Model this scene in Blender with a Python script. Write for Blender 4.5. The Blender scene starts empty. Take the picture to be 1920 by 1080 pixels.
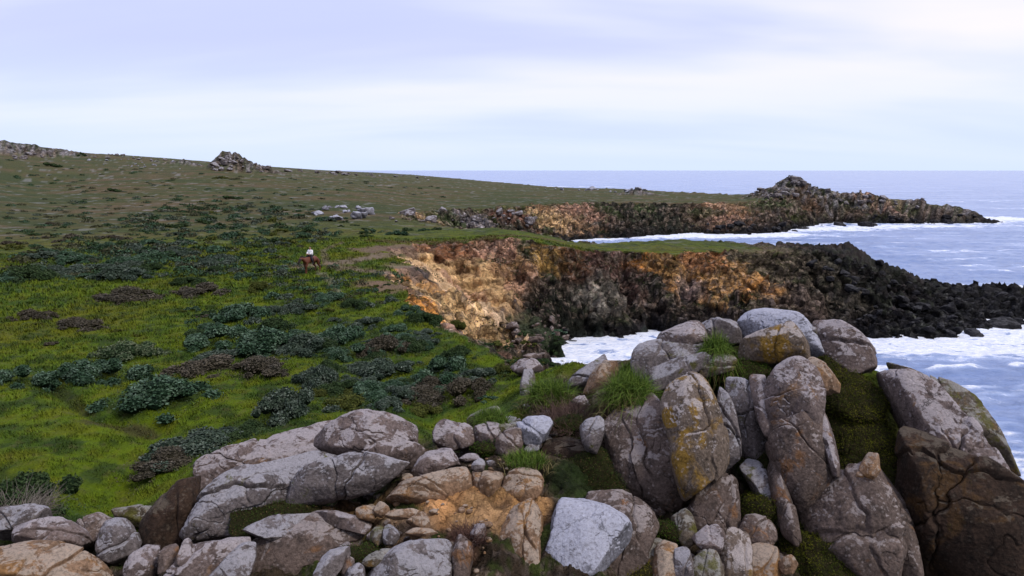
import bpy, math, random
import numpy as np
from mathutils import Vector, Matrix

# ------------------------------------------------------------------ camera, world, sun, exposure
scene = bpy.context.scene
COL = scene.collection
FPX = 1300.0                       # focal length in pixels of a 1920 px wide frame
PITCH = math.radians(9.65)
CAM = np.array([0.0, 0.0, 26.0])   # the sea is z = 0
cam_data = bpy.data.cameras.new("camera")
cam_data.sensor_width = 36.0
cam_data.lens = FPX / 1920.0 * 36.0
cam_data.clip_start = 0.5
cam_data.clip_end = 60000.0
cam = bpy.data.objects.new("camera", cam_data)
COL.objects.link(cam)
cam.location = CAM
cam.rotation_euler = (math.radians(90) - PITCH, 0, 0)
scene.camera = cam

SUN_EL, SUN_AZ = math.radians(50), math.radians(118)   # azimuth clockwise from +Y: over the sea, to the right
world = bpy.data.worlds.new("World")
scene.world = world
world.use_nodes = True
nt = world.node_tree
nt.nodes.clear()
def N(t, **kw):
    n = nt.nodes.new(t)
    for k, v in kw.items():
        if k.startswith('i_'):
            key = k[2:]
            n.inputs[int(key) if key.isdigit() else key.replace('_', ' ')].default_value = v
        else: setattr(n, k, v)
    return n
L = lambda a, b: nt.links.new(a, b)
out = N('ShaderNodeOutputWorld'); bg = N('ShaderNodeBackground'); bg.inputs['Strength'].default_value = 0.1
sky = N('ShaderNodeTexSky', sky_type='NISHITA', sun_disc=False)
sky.sun_elevation = SUN_EL; sky.sun_rotation = SUN_AZ; sky.air_density = 1.0
tc = N('ShaderNodeTexCoord'); sep = N('ShaderNodeSeparateXYZ'); L(tc.outputs['Generated'], sep.inputs[0])
# cloud deck coordinates: direction divided by elevation (a flat overcast layer)
ze = N('ShaderNodeMath', operation='MAXIMUM', i_1=0.0); L(sep.outputs['Z'], ze.inputs[0])
za = N('ShaderNodeMath', operation='ADD', i_1=0.16); L(ze.outputs[0], za.inputs[0])
dx = N('ShaderNodeMath', operation='DIVIDE'); L(sep.outputs['X'], dx.inputs[0]); L(za.outputs[0], dx.inputs[1])
dy = N('ShaderNodeMath', operation='DIVIDE'); L(sep.outputs['Y'], dy.inputs[0]); L(za.outputs[0], dy.inputs[1])
cmb = N('ShaderNodeCombineXYZ'); L(dx.outputs[0], cmb.inputs['X']); L(dy.outputs[0], cmb.inputs['Y'])
mp = N('ShaderNodeMapping'); mp.inputs['Scale'].default_value = (0.30, 0.75, 1); mp.inputs['Location'].default_value = (2.15, 0.55, 0)
L(cmb.outputs[0], mp.inputs[0])
n1 = N('ShaderNodeTexNoise', i_Scale=1.35, i_Detail=4.0, i_Roughness=0.45, i_Distortion=0.25); L(mp.outputs[0], n1.inputs['Vector'])
cr = N('ShaderNodeValToRGB'); L(n1.outputs['Fac'], cr.inputs[0])
cr.color_ramp.interpolation = 'B_SPLINE'
cr.color_ramp.elements[0].position = 0.36; cr.color_ramp.elements[0].color = (0.55, 0.60, 0.91, 1)
cr.color_ramp.elements[1].position = 0.64; cr.color_ramp.elements[1].color = (0.93, 0.88, 1.0, 1)
e = cr.color_ramp.elements.new(0.49); e.color = (0.71, 0.75, 0.98, 1)
# pale clear band just over the horizon
hb = N('ShaderNodeMapRange'); hb.inputs['From Min'].default_value = 0.0; hb.inputs['From Max'].default_value = 0.16
L(sep.outputs['Z'], hb.inputs['Value'])
mh = N('ShaderNodeMix', data_type='RGBA'); L(hb.outputs[0], mh.inputs['Factor'])
mh.inputs[6].default_value = (0.64, 0.75, 1.0, 1); L(cr.outputs[0], mh.inputs[7])
# overcast light grows towards the zenith
zb = N('ShaderNodeMapRange'); zb.inputs['From Min'].default_value = 0.22; zb.inputs['From Max'].default_value = 0.95
zb.inputs['To Min'].default_value = 11.3; zb.inputs['To Max'].default_value = 15.5
L(sep.outputs['Z'], zb.inputs['Value'])
# unseen sky behind the viewer is dimmed to shade faces turned this way
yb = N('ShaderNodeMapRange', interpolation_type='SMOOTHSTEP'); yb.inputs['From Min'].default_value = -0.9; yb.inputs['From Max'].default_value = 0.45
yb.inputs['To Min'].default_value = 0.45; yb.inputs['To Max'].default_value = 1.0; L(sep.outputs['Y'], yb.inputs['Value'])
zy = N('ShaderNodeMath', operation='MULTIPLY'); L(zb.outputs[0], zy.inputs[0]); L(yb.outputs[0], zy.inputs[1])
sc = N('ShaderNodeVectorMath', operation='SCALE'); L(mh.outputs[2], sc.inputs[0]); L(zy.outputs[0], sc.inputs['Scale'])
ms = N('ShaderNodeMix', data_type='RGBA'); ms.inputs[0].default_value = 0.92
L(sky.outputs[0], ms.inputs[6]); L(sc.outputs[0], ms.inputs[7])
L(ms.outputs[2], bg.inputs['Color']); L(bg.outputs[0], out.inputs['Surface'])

sun_d = bpy.data.lights.new("sun", 'SUN'); sun_d.energy = 2.2; sun_d.angle = math.radians(12); sun_d.color = (1.0, 0.93, 0.84)
sun = bpy.data.objects.new("sun", sun_d); COL.objects.link(sun)
sd = Vector((math.sin(SUN_AZ)*math.cos(SUN_EL), math.cos(SUN_AZ)*math.cos(SUN_EL), math.sin(SUN_EL)))
sun.rotation_euler = sd.to_track_quat('Z', 'Y').to_euler()
vs = scene.view_settings
scene.display_settings.display_device = 'sRGB'
vs.view_transform = 'Standard'; vs.look = 'None'; vs.exposure = 0.06; vs.gamma = 1.0; vs.use_curve_mapping = False
scene.cycles.max_bounces = 5; scene.cycles.diffuse_bounces = 2; scene.cycles.glossy_bounces = 2
scene.cycles.transparent_max_bounces = 4

rng = np.random.default_rng(7)
random.seed(7)

# ------------------------------------------------------------------ maths helpers
def pray(u, v):
    """directions of the photo's pixel (u, v) scaled so that the forward (Y) part is 1"""
    u = np.asarray(u, float); v = np.asarray(v, float)
    a = (u - 960) / FPX; b = (540 - v) / FPX
    y = math.cos(PITCH) + b * math.sin(PITCH); z = -math.sin(PITCH) + b * math.cos(PITCH)
    return np.stack([a / y, np.ones_like(a), z / y], -1)
def P(u, v, Y): return CAM + pray(u, v) * Y
def PZ(u, v, z=0.0):
    r = pray(u, v); return CAM + r * ((z - CAM[2]) / r[..., 2])[..., None]

def _hash(*c):
    h = np.zeros_like(c[0], dtype=np.uint32)
    for i, q in enumerate(c):
        h ^= (q.astype(np.int64) & 0xffffffff).astype(np.uint32) * np.uint32([374761393, 668265263, 2147483647 // 3 * 2 + 1][i])
        h = (h ^ (h >> np.uint32(13))) * np.uint32(1274126177)
        h ^= h >> np.uint32(16)
    return h
def pn2(x, y, seed=0):
    x = x + seed * 17.31; y = y - seed * 9.73
    xi = np.floor(x).astype(np.int64); yi = np.floor(y).astype(np.int64)
    xf = x - xi; yf = y - yi
    u = xf*xf*xf*(xf*(xf*6-15)+10); v = yf*yf*yf*(yf*(yf*6-15)+10)
    r = 0
    for a in (0, 1):
        for b in (0, 1):
            an = _hash(xi+a, yi+b).astype(np.float64) * (2*math.pi/4294967296.0)
            g = np.cos(an)*(xf-a) + np.sin(an)*(yf-b)
            r = r + g * (u if a else 1-u) * (v if b else 1-v)
    return r * 1.5
G3 = np.array([(1,1,0),(-1,1,0),(1,-1,0),(-1,-1,0),(1,0,1),(-1,0,1),(1,0,-1),(-1,0,-1),(0,1,1),(0,-1,1),(0,1,-1),(0,-1,-1)], float)
def pn3(p, seed=0):
    p = p + np.array([seed*13.7, -seed*7.9, seed*3.3])
    i = np.floor(p).astype(np.int64); f = p - i
    w = f*f*f*(f*(f*6-15)+10)
    r = 0
    for a in (0, 1):
        for b in (0, 1):
            for c in (0, 1):
                g = G3[_hash(i[:, 0]+a, i[:, 1]+b, i[:, 2]+c) % 12]
                d = g[:, 0]*(f[:, 0]-a) + g[:, 1]*(f[:, 1]-b) + g[:, 2]*(f[:, 2]-c)
                r = r + d*(w[:, 0] if a else 1-w[:, 0])*(w[:, 1] if b else 1-w[:, 1])*(w[:, 2] if c else 1-w[:, 2])
    return r
def fbm2(x, y, o=4, seed=0, g=0.5):
    r = 0; a = 1; s = 1
    for k in range(o): r = r + a*pn2(x*s, y*s, seed+k*3); a *= g; s *= 2.03
    return r
def fbm3(p, o=4, seed=0, g=0.5):
    r = 0; a = 1; s = 1
    for k in range(o): r = r + a*pn3(p*s, seed+k*3); a *= g; s *= 2.03
    return r
def sstep(a, b, x):
    t = np.clip((x-a)/(b-a), 0, 1); return t*t*(3-2*t)
def poly_dist(X, Y, poly, closed=True):
    d = np.full(X.shape, 1e18); n = len(poly)
    for i in range(n if closed else n-1):
        ax, ay = poly[i]; bx, by = poly[(i+1) % n]
        ex, ey = bx-ax, by-ay; l2 = ex*ex+ey*ey+1e-9
        t = np.clip(((X-ax)*ex+(Y-ay)*ey)/l2, 0, 1)
        d = np.minimum(d, (X-ax-t*ex)**2+(Y-ay-t*ey)**2)
    return np.sqrt(d)
def poly_in(X, Y, poly):
    ins = np.zeros(X.shape, bool); n = len(poly)
    for i in range(n):
        ax, ay = poly[i]; bx, by = poly[(i+1) % n]
        if ay == by: continue
        c = ((ay > Y) != (by > Y)) & (X < (bx-ax)*(Y-ay)/(by-ay)+ax)
        ins ^= c
    return ins

def mesh_np(name, V, F, smooth=True, cols=None, mats=(), mat_idx=None, attrs=None):
    me = bpy.data.meshes.new(name)
    V = np.asarray(V, np.float32); F = np.asarray(F, np.int32); k = F.shape[1]
    me.vertices.add(len(V)); me.vertices.foreach_set('co', V.ravel())
    me.loops.add(F.size); me.loops.foreach_set('vertex_index', F.ravel())
    me.polygons.add(len(F))
    me.polygons.foreach_set('loop_start', np.arange(0, F.size, k, dtype=np.int32))
    try: me.polygons.foreach_set('loop_total', np.full(len(F), k, np.int32))
    except Exception: pass
    me.update(calc_edges=True)
    me.polygons.foreach_set('use_smooth', np.full(len(F), smooth, bool))
    for m in mats: me.materials.append(m)
    if mat_idx is not None: me.polygons.foreach_set('material_index', np.asarray(mat_idx, np.int32))
    if cols is not None:
        a = me.color_attributes.new('Col', 'FLOAT_COLOR', 'POINT')
        c = np.ones((len(V), 4), np.float32); c[:, :3] = cols
        a.data.foreach_set('color', c.ravel())
    for kk, arr in (attrs or {}).items():
        a = me.attributes.new(kk, 'FLOAT', 'POINT'); a.data.foreach_set('value', np.asarray(arr, np.float32))
    me.update()
    return me
def link(name, me, loc=(0, 0, 0), rot=(0, 0, 0), scl=(1, 1, 1), label=None, cat=None, group=None, kind=None, parent=None):
    o = bpy.data.objects.new(name, me); COL.objects.link(o)
    o.location = loc; o.rotation_euler = rot; o.scale = scl
    if parent is not None: o.parent = parent
    if label: o['label'] = label
    if cat: o['category'] = cat
    if group: o['group'] = group
    if kind: o['kind'] = kind
    return o

# ------------------------------------------------------------------ materials
def new_mat(name):
    m = bpy.data.materials.new(name); m.use_nodes = True
    t = m.node_tree; t.nodes.clear()
    o = t.nodes.new('ShaderNodeOutputMaterial'); b = t.nodes.new('ShaderNodeBsdfPrincipled')
    t.links.new(b.outputs[0], o.inputs['Surface'])
    return m, t, b
class NB:
    """small node-building helper for one material"""
    def __init__(s, name):
        s.m, s.t, s.b = new_mat(name)
        s.tc = s.t.nodes.new('ShaderNodeTexCoord'); s.vec = s.tc.outputs['Object']
    def n(s, t, **kw):
        x = s.t.nodes.new(t)
        for k, v in kw.items(): setattr(x, k, v)
        return x
    def l(s, a, b): s.t.links.new(a, b)
    def noise(s, scale, detail=4, rough=0.55, dist=0.0, vec=None, out='Fac'):
        x = s.n('ShaderNodeTexNoise'); x.inputs['Scale'].default_value = scale; x.inputs['Detail'].default_value = detail
        x.inputs['Roughness'].default_value = rough; x.inputs['Distortion'].default_value = dist
        s.l(vec or s.vec, x.inputs['Vector']); return x.outputs[out]
    def ramp(s, fac, a, b, ca=0.0, cb=1.0):
        x = s.n('ShaderNodeMapRange', interpolation_type='SMOOTHSTEP')
        x.inputs['From Min'].default_value = a; x.inputs['From Max'].default_value = b
        x.inputs['To Min'].default_value = ca; x.inputs['To Max'].default_value = cb
        s.l(fac, x.inputs['Value']); return x.outputs[0]
    def mix(s, fac, a, b, mode='MIX'):
        x = s.n('ShaderNodeMix', data_type='RGBA', blend_type=mode)
        if isinstance(fac, (int, float)): x.inputs[0].default_value = fac
        else: s.l(fac, x.inputs[0])
        for i, c in ((6, a), (7, b)):
            if isinstance(c, tuple): x.inputs[i].default_value = (*c, 1)
            else: s.l(c, x.inputs[i])
        return x.outputs[2]
    def math(s, op, a, b=0.0):
        x = s.n('ShaderNodeMath', operation=op)
        for i, c in ((0, a), (1, b)):
            if isinstance(c, (int, float)): x.inputs[i].default_value = c
            else: s.l(c, x.inputs[i])
        return x.outputs[0]
    def bump(s, h, dist, strength=1.0, prev=None):
        x = s.n('ShaderNodeBump'); x.inputs['Distance'].default_value = dist; x.inputs['Strength'].default_value = strength
        s.l(h, x.inputs['Height'])
        if prev is not None: s.l(prev, x.inputs['Normal'])
        return x.outputs[0]
    def done(s, col, rough=0.9, normal=None, spec=0.25):
        if isinstance(col, tuple): s.b.inputs['Base Color'].default_value = (*col, 1)
        else: s.l(col, s.b.inputs['Base Color'])
        if isinstance(rough, (int, float)): s.b.inputs['Roughness'].default_value = rough
        else: s.l(rough, s.b.inputs['Roughness'])
        s.b.inputs['Specular IOR Level'].default_value = spec
        if normal is not None: s.l(normal, s.b.inputs['Normal'])
        return s.m

def rock_mat(name, base, dark, pale, lichen=0.4, stain=None, stain_amt=0.0, moss=0.0, dirt=0.5):
    b = NB(name)
    oi = b.n('ShaderNodeObjectInfo')
    add = b.n('ShaderNodeVectorMath', operation='ADD'); b.l(b.tc.outputs['Object'], add.inputs[0])
    sc = b.n('ShaderNodeVectorMath', operation='SCALE'); cb = b.n('ShaderNodeCombineXYZ')
    b.l(oi.outputs['Random'], cb.inputs[0]); b.l(oi.outputs['Random'], cb.inputs[1]); b.l(oi.outputs['Random'], cb.inputs[2])
    b.l(cb.outputs[0], sc.inputs[0]); sc.inputs['Scale'].default_value = 53.0
    b.l(sc.outputs[0], add.inputs[1]); b.vec = add.outputs[0]
    big = b.noise(0.55, 5, 0.6, 0.2)
    mid = b.noise(2.2, 7, 0.68, 0.1)
    fine = b.noise(11, 6, 0.7)
    grain = b.noise(38, 3, 0.7)
    c = b.mix(b.ramp(big, 0.36, 0.64), base, tuple(0.5*(x+y) for x, y in zip(base, dark)))
    c = b.mix(b.ramp(mid, 0.48, 0.66, 0, 0.8), c, dark)
    if stain:
        sn = b.noise(0.8, 5, 0.6, 1.2)
        c = b.mix(b.ramp(sn, 0.62-0.3*stain_amt, 0.72-0.2*stain_amt, 0, 0.9), c, stain)
    # rain streaks down the flanks
    mpn = b.n('ShaderNodeMapping'); mpn.inputs['Scale'].default_value = (3.2, 3.2, 0.5); b.l(b.vec, mpn.inputs[0])
    st = b.noise(1.0, 4, 0.6, 0.3, vec=mpn.outputs[0])
    c = b.mix(b.ramp(st, 0.55, 0.75, 0, 0.7*dirt), c, tuple(x*0.35 for x in dark))
    # crustose lichen, pale; upward faces carry extra, painting in lit tops
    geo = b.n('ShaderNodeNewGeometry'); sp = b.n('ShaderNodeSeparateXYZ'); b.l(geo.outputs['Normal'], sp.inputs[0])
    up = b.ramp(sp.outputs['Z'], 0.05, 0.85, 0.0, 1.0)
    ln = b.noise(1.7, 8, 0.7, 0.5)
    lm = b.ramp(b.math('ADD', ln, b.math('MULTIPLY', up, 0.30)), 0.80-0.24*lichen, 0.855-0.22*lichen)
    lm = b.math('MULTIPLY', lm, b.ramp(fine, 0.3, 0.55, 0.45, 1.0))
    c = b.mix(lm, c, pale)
    vor = b.n('ShaderNodeTexVoronoi', feature='F1'); vor.inputs['Scale'].default_value = 6.5; b.l(b.vec, vor.inputs['Vector'])
    spots = b.math('MULTIPLY', b.ramp(vor.outputs['Distance'], 0.34, 0.22), b.ramp(mid, 0.44, 0.56))
    c = b.mix(b.math('MULTIPLY', spots, 0.35+0.4*lichen), c, tuple(min(1, x*1.12) for x in pale))
    if moss:
        mn = b.noise(1.3, 6, 0.7, 0.4)
        mm = b.ramp(mn, 0.66-0.25*moss, 0.74-0.22*moss)
        c = b.mix(b.math('MULTIPLY', mm, 0.85), c, b.mix(fine, (0.05, 0.055, 0.008), (0.13, 0.12, 0.02)))
    c = b.mix(b.ramp(fine, 0.42, 0.66, 0.0, 0.75), c, b.mix(1.0, c, (0.42, 0.40, 0.38), 'MULTIPLY'))
    c = b.mix(b.ramp(fine, 0.46, 0.32, 0.0, 0.5), c, b.mix(1.0, c, (1.6, 1.6, 1.65), 'MULTIPLY'))
    c = b.mix(b.ramp(grain, 0.5, 0.75, 0, 0.45), c, b.mix(1.0, c, (0.3, 0.28, 0.27), 'MULTIPLY'))
    # cracks
    vc = b.n('ShaderNodeTexVoronoi', feature='DISTANCE_TO_EDGE'); vc.inputs['Scale'].default_value = 0.42
    wv = b.n('ShaderNodeVectorMath', operation='ADD'); b.l(b.vec, wv.inputs[0])
    wn = b.noise(1.6, 5, 0.6, out='Color'); b.l(wn, wv.inputs[1]); b.l(wv.outputs[0], vc.inputs['Vector'])
    crk = b.ramp(vc.outputs['Distance'], 0.0, 0.014)
    c = b.mix(b.math('MULTIPLY', b.math('SUBTRACT', 1.0, crk), b.ramp(big, 0.48, 0.66, 0, 0.8)), c, tuple(x*0.35 for x in dark))
    nrm = b.bump(crk, 0.03, 0.5)
    nrm = b.bump(mid, 0.04, 0.8, nrm)
    nrm = b.bump(fine, 0.05, 1.0, nrm)
    nrm = b.bump(grain, 0.014, 0.8, nrm)
    return b.done(c, 0.88, nrm, 0.2)
# ------------------------------------------------------------------ the lie of the land
COAST = [(60, -60), (22, -20), (19, 0), (20, 14), (22, 20), (22, 27), (18, 34), (13, 42), (10.5, 60), (8, 76), (5.5, 88), (4.5, 94), (8, 100), (13, 106), (24, 111),
         (38, 103), (52, 106.5), (59, 104), (66, 103.5), (72, 108), (77, 113), (84, 118), (100, 117), (122, 128), (128, 142), (108, 150), (92, 151.5), (75, 148), (60, 146), (40, 146),
         (20, 148), (4, 150), (-6, 168), (-12, 190), (-8, 215), (6, 240), (22, 258), (45, 270), (75, 287), (97, 283), (112, 291),
         (134, 320), (150, 340), (166, 350), (172, 338), (180, 348), (193, 341), (241, 346), (252, 356), (240, 382), (200, 425), (150, 480), (122, 560), (62, 700),
         (0, 960), (-130, 1250), (-330, 1700), (-900, 2700), (-3000, 5200), (-9000, 5200), (-9000, -60)]
TOP = [(14, -50), (12.5, -10), (13, 8), (15, 16), (16.5, 21), (16, 27), (13, 30.5), (9, 31.5), (4, 33), (0.8, 36.0), (-1.8, 42), (-5.6, 52), (-10.6, 63), (-12.8, 74), (-13.5, 86), (-16.5, 98),
       (-15.5, 110), (-5, 112.5), (3, 113.5), (8.5, 113.5), (12, 117.5), (22, 120), (33, 122.5), (42, 124), (52, 128), (62, 132), (74, 135), (88, 137), (100, 137),
       (100, 139), (88, 142), (70, 142.5), (52, 141), (30, 140), (8, 139), (-12, 144), (-23, 166), (-30, 190), (-26, 218), (-12, 250), (2, 272), (20, 292),
       (45, 306), (62, 310), (80, 314), (100, 322), (122, 334), (150, 357), (180, 362), (205, 358), (228, 355), (238, 357), (232, 366), (190, 392), (142, 446),
       (112, 530), (50, 680), (-14, 930), (-145, 1230), (-345, 1680), (-930, 2650), (-3100, 5100), (-8900, 5100), (-8900, -50)]
CTRL = [  # (u, v, distance): the surface of the plateau and of the boulder outcrop
 (14,950,22),(14,850,26),(250,945,22.9),(250,800,29.6),(50,700,38),(50,550,66),(50,450,120),(50,400,190),(50,345,320),(14,296,480),(14,284,620),(120,292,560),
 (240,450,118),(240,400,190),(240,340,330),(180,289,560),
 (450,815,28.8),(450,700,38),(430,550,66),(430,450,116),(430,400,188),(430,350,310),(420,318,430),(420,314,560),(300,302,560),
 (700,778,31.5),(700,650,43.5),(620,510,76),(700,450,113),(700,405,185),(700,370,270),(700,340,470),(700,328,800),
 (560,322,560),(560,318,800),(850,338,900),(850,345,600),(850,380,300),
 (860,780,32),(900,662,42),(975,702,37.3),(880,740,34.8),(820,470,104),
 (960,450,113),(960,432,136),(830,432,138),(960,378,305),(960,360,430),(960,353,600),
 (1250,472,122),(1250,453,138),(1090,470,116),(1090,455,138),(1330,453,139),(1250,380,318),(1250,368,410),(1100,354,560),(1400,459,139),(1400,378,330),(1400,368,400),
 (1530,468,138),(1640,500,139),(1700,528,139),(1790,541,141),(1905,543,142),
 (1600,368,362),(1700,378,362),(1780,392,358),(1860,408,354),(1500,366,360),
 # outcrop
 (50,1005,19.6),(50,1080,17.4),(300,1080,17.2),(300,985,20.6),(560,930,20.8),(560,1080,17),(450,870,23.5),(700,820,25.8),(800,1080,17),(850,900,20.6),(850,980,19),(900,835,23.8),
 (1000,1080,17.2),(1000,900,20.9),(1050,790,25.6),(1000,725,31),(1130,1000,19.2),(1130,900,21.4),(1250,730,26.8),(1250,860,23.3),(1300,1080,17.8),(1440,655,28.6),
 (1450,820,24.6),(1450,1000,20),(1600,720,26.6),(1600,850,23.4),(1600,1080,18.4),(1750,830,24),(1900,980,20.6),(1900,1080,18.2),(1330,640,29),
 (1200,660,29)]
_c = [P(*q) for q in CTRL]
for X_, Y_, Z_ in [(-12, 8, 15.2), (0, 8, 15), (10, 8, 14.5), (-9, 13, 15.4), (0, 13, 15.3), (9, 13, 15.2), (-20, 15, 14.8), (-4, 3, 15), (22, 30, 17), (-16, 40, 14.6), (8, 33, 17.5),
                   (-500, 900, 44), (-330, 400, 40), (-1300, 2000, 40), (-800, 2500, 24), (-300, 1500, 21), (-60, 1000, 12)]:
    _c.append(np.array([X_, Y_, Z_]))
_c = np.array(_c)
def _tl(X, Y):
    r = np.sqrt(X*X + Y*Y) + 1e-6
    return np.stack([np.arctan2(X, np.maximum(Y, 0.5))*2.2, np.log(np.clip(r, 3, 3500))], -1)
_ct = _tl(_c[:, 0], _c[:, 1])
def _tk(r2): return 0.5*r2*np.log(r2+1e-12)
_n = len(_ct)
_K = _tk(((_ct[:, None]-_ct[None])**2).sum(-1)) + np.eye(_n)*0.002
_A = np.zeros((_n+3, _n+3)); _A[:_n, :_n] = _K; _A[:_n, _n] = 1; _A[:_n, _n+1:] = _ct; _A[_n, :_n] = 1; _A[_n+1:, :_n] = _ct.T
_w = np.linalg.solve(_A, np.concatenate([_c[:, 2], np.zeros(3)]))
def plateau(X, Y):
    T = _tl(X, Y); Z = _w[_n] + T @ _w[_n+1:]
    for i in range(_n): Z = Z + _w[i]*_tk(((T-_ct[i])**2).sum(-1))
    return Z
# rocky rises: (u, v, distance, height, radius across, radius deep)
def W(u, v, Y): return P(u, v, Y)
BUMPS = []
for u, v, Y, h, ra, rb in [(1483, 362, 362, 8.2, 10, 14), (1440, 364, 358, 3.2, 12, 12), (1530, 366, 362, 2.2, 12, 12), (1620, 368, 362, 2.0, 12, 10),
                           (430, 312, 430, 10.0, 11, 12), (475, 314, 430, 4.0, 17, 14), (345, 308, 500, 4.0, 12, 14), (1195, 366, 420, 3.2, 10, 12),
                           (0, 290, 520, 10, 40, 40), (90, 290, 520, 3.0, 20, 26), (640, 322, 620, 2.0, 10, 10), (1720, 384, 360, 2.0, 6, 8), (1800, 398, 356, 3.0, 10, 7),
                           (1600, 500, 138, 1.6, 3.4, 3), (1580, 492, 138, 1.0, 4, 3), (1690, 530, 138, 1.3, 5, 3), (1890, 545, 140, 1.3, 8, 3)]:
    p = W(u, v, Y); BUMPS.append((p[0], p[1], h, ra, rb))
# shallow gullies in the meadow: polylines in plan, depth, half width
def hitm(u, v, z=14.6): return tuple(PZ(np.float64(u), np.float64(v), z)[:2])
DITCH = [([hitm(88, 712), hitm(120, 745), hitm(165, 778), hitm(215, 785)], 0.45, 0.55),
         ([hitm(290, 800), hitm(250, 850), hitm(225, 890), hitm(190, 945)], 0.45, 1.3),
         ([hitm(215, 785), hitm(290, 800)], 0.25, 0.8),
         ([hitm(800, 740), hitm(806, 790), hitm(815, 830)], 0.3, 0.6)]
def terrain(X, Y, full=False):
    shp = X.shape; X = X.ravel().astype(float); Y = Y.ravel().astype(float)
    r = np.hypot(X, Y)
    wn = np.clip(r/110, 0.12, 1.4)
    wx = X + (fbm2(X/9, Y/9, 3, 1)*2.6 + fbm2(X/2.4, Y/2.4, 3, 5)*0.9)*wn
    wy = Y + (fbm2(X/9, Y/9, 3, 11)*2.6 + fbm2(X/2.4, Y/2.4, 3, 15)*0.9)*wn
    dc = poly_dist(wx, wy, COAST); sea = ~poly_in(wx, wy, COAST)
    dt = poly_dist(wx, wy, TOP); top = poly_in(wx, wy, TOP)
    Pz = plateau(X, Y)
    for bx, by, h, ra, rb in BUMPS:
        q = ((X-bx)/ra)**2 + ((Y-by)/rb)**2
        Pz = Pz + h*np.exp(-q*1.2)
    q = np.where(top, 1.0, dc/(dc+dt+1e-6))
    # benches and gullies in the cliff
    g = q**0.85
    g = g + 0.10*np.sin(g*math.pi)*fbm2(wx/5, wy/5, 3, 21)*1.5
    st = g*5 + fbm2(X/6, Y/6, 2, 31)*0.5
    g = np.where(q < 1, np.clip(g*0.72 + 0.28*(np.floor(st)+sstep(0.25, 0.85, st-np.floor(st)))/5*1.0, 0, 1), 1)
    near = sstep(30, 60, r)
    cl = np.sin(np.clip(q, 0, 1)*math.pi)
    Z = np.where(top, Pz, Pz*g)
    Z = np.where(sea, -np.minimum(dc*0.35, 6)-0.3, Z)
    # shore rocks
    low = sstep(0.30, 0.0, q)*(~top)
    rk = fbm2(X/2.2, Y/2.2, 4, 41)
    Z = Z + np.where(sea, sstep(7, 0, dc)*np.maximum(rk-0.2, 0)*1.8, low*np.maximum(rk, -0.1)*1.6)
    Z = Z + cl*(~sea)*near*(np.abs(fbm2(X/3.2, Y/3.2, 4, 44))-0.25)*1.5*(~top)
    # headland rocks at the tip of the middle headland are rugged
    rug = sstep(40, 60, X)*(Y > 100)*(Y < 155)*(~sea)
    Z = Z + rug*(0.35-np.abs(fbm2(X/4.5, Y/4.5, 5, 47, 0.6)))*3.0*np.clip(Z/4, 0.3, 1)
    pk = 0
    for bx, by, h, ra, rb in BUMPS[:13]:
        pk = np.maximum(pk, np.exp(-(((X-bx)/ra)**2+((Y-by)/rb)**2)))
    Z = Z + pk*(0.3-np.abs(fbm2(X/7, Y/7, 5, 52, 0.6)))*4.0*(~sea)
    # meadow: hummocks
    mead = top & (r > 20)
    mamp = sstep(21, 27, r)
    out_ = sstep(0.3, -1.5, _outcrop(X, Y))
    Z = Z + mead*mamp*(1-out_)*(fbm2(X/3.0, Y/3.0, 3, 61)*0.16 + fbm2(X/0.7, Y/0.7, 2, 66)*0.05*(r < 140) + fbm2(X/22, Y/22, 2, 63)*0.3*np.clip(r/60-0.4, 0, 1))
    Z = Z + out_*(fbm2(X/1.1, Y/1.1, 5, 71, 0.55)*0.30)
    Z = Z - out_*(0.35+0.35*sstep(-3.5, -5, X)+0.6*sstep(1.8, 3.5, X)+2.4*sstep(8.5, 11, X)*sstep(30, 26, Y))
    Z = Z - 0.75*out_*np.exp(-(((X+7.2)/3.6)**2+((Y-23.4)/2.0)**2))
    for pl, dp, hw in DITCH:
        dd = poly_dist(X, Y, pl, False); Z = Z - dp*np.exp(-(dd/hw)**2)
    if full: return [a.reshape(shp) for a in (Z, q, dc, dt, out_, pk)] + [top.reshape(shp), sea.reshape(shp)]
    return Z.reshape(shp)
# plan outline of the boulder outcrop (negative inside)
OUTC = [(-22, 21.2), (-17, 21), (-13, 21), (-11.6, 22.6), (-9.9, 25.4), (-6.4, 27.3), (-3.2, 27.6), (-1.5, 27), (0, 28), (1.2, 33.5), (4, 34), (9, 31), (14, 29), (18, 25), (22, 20), (22, 5), (-30, 5), (-30, 19)]
def _outcrop(X, Y):
    d = poly_dist(X, Y, OUTC); return np.where(poly_in(X, Y, OUTC), -d, d)

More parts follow.
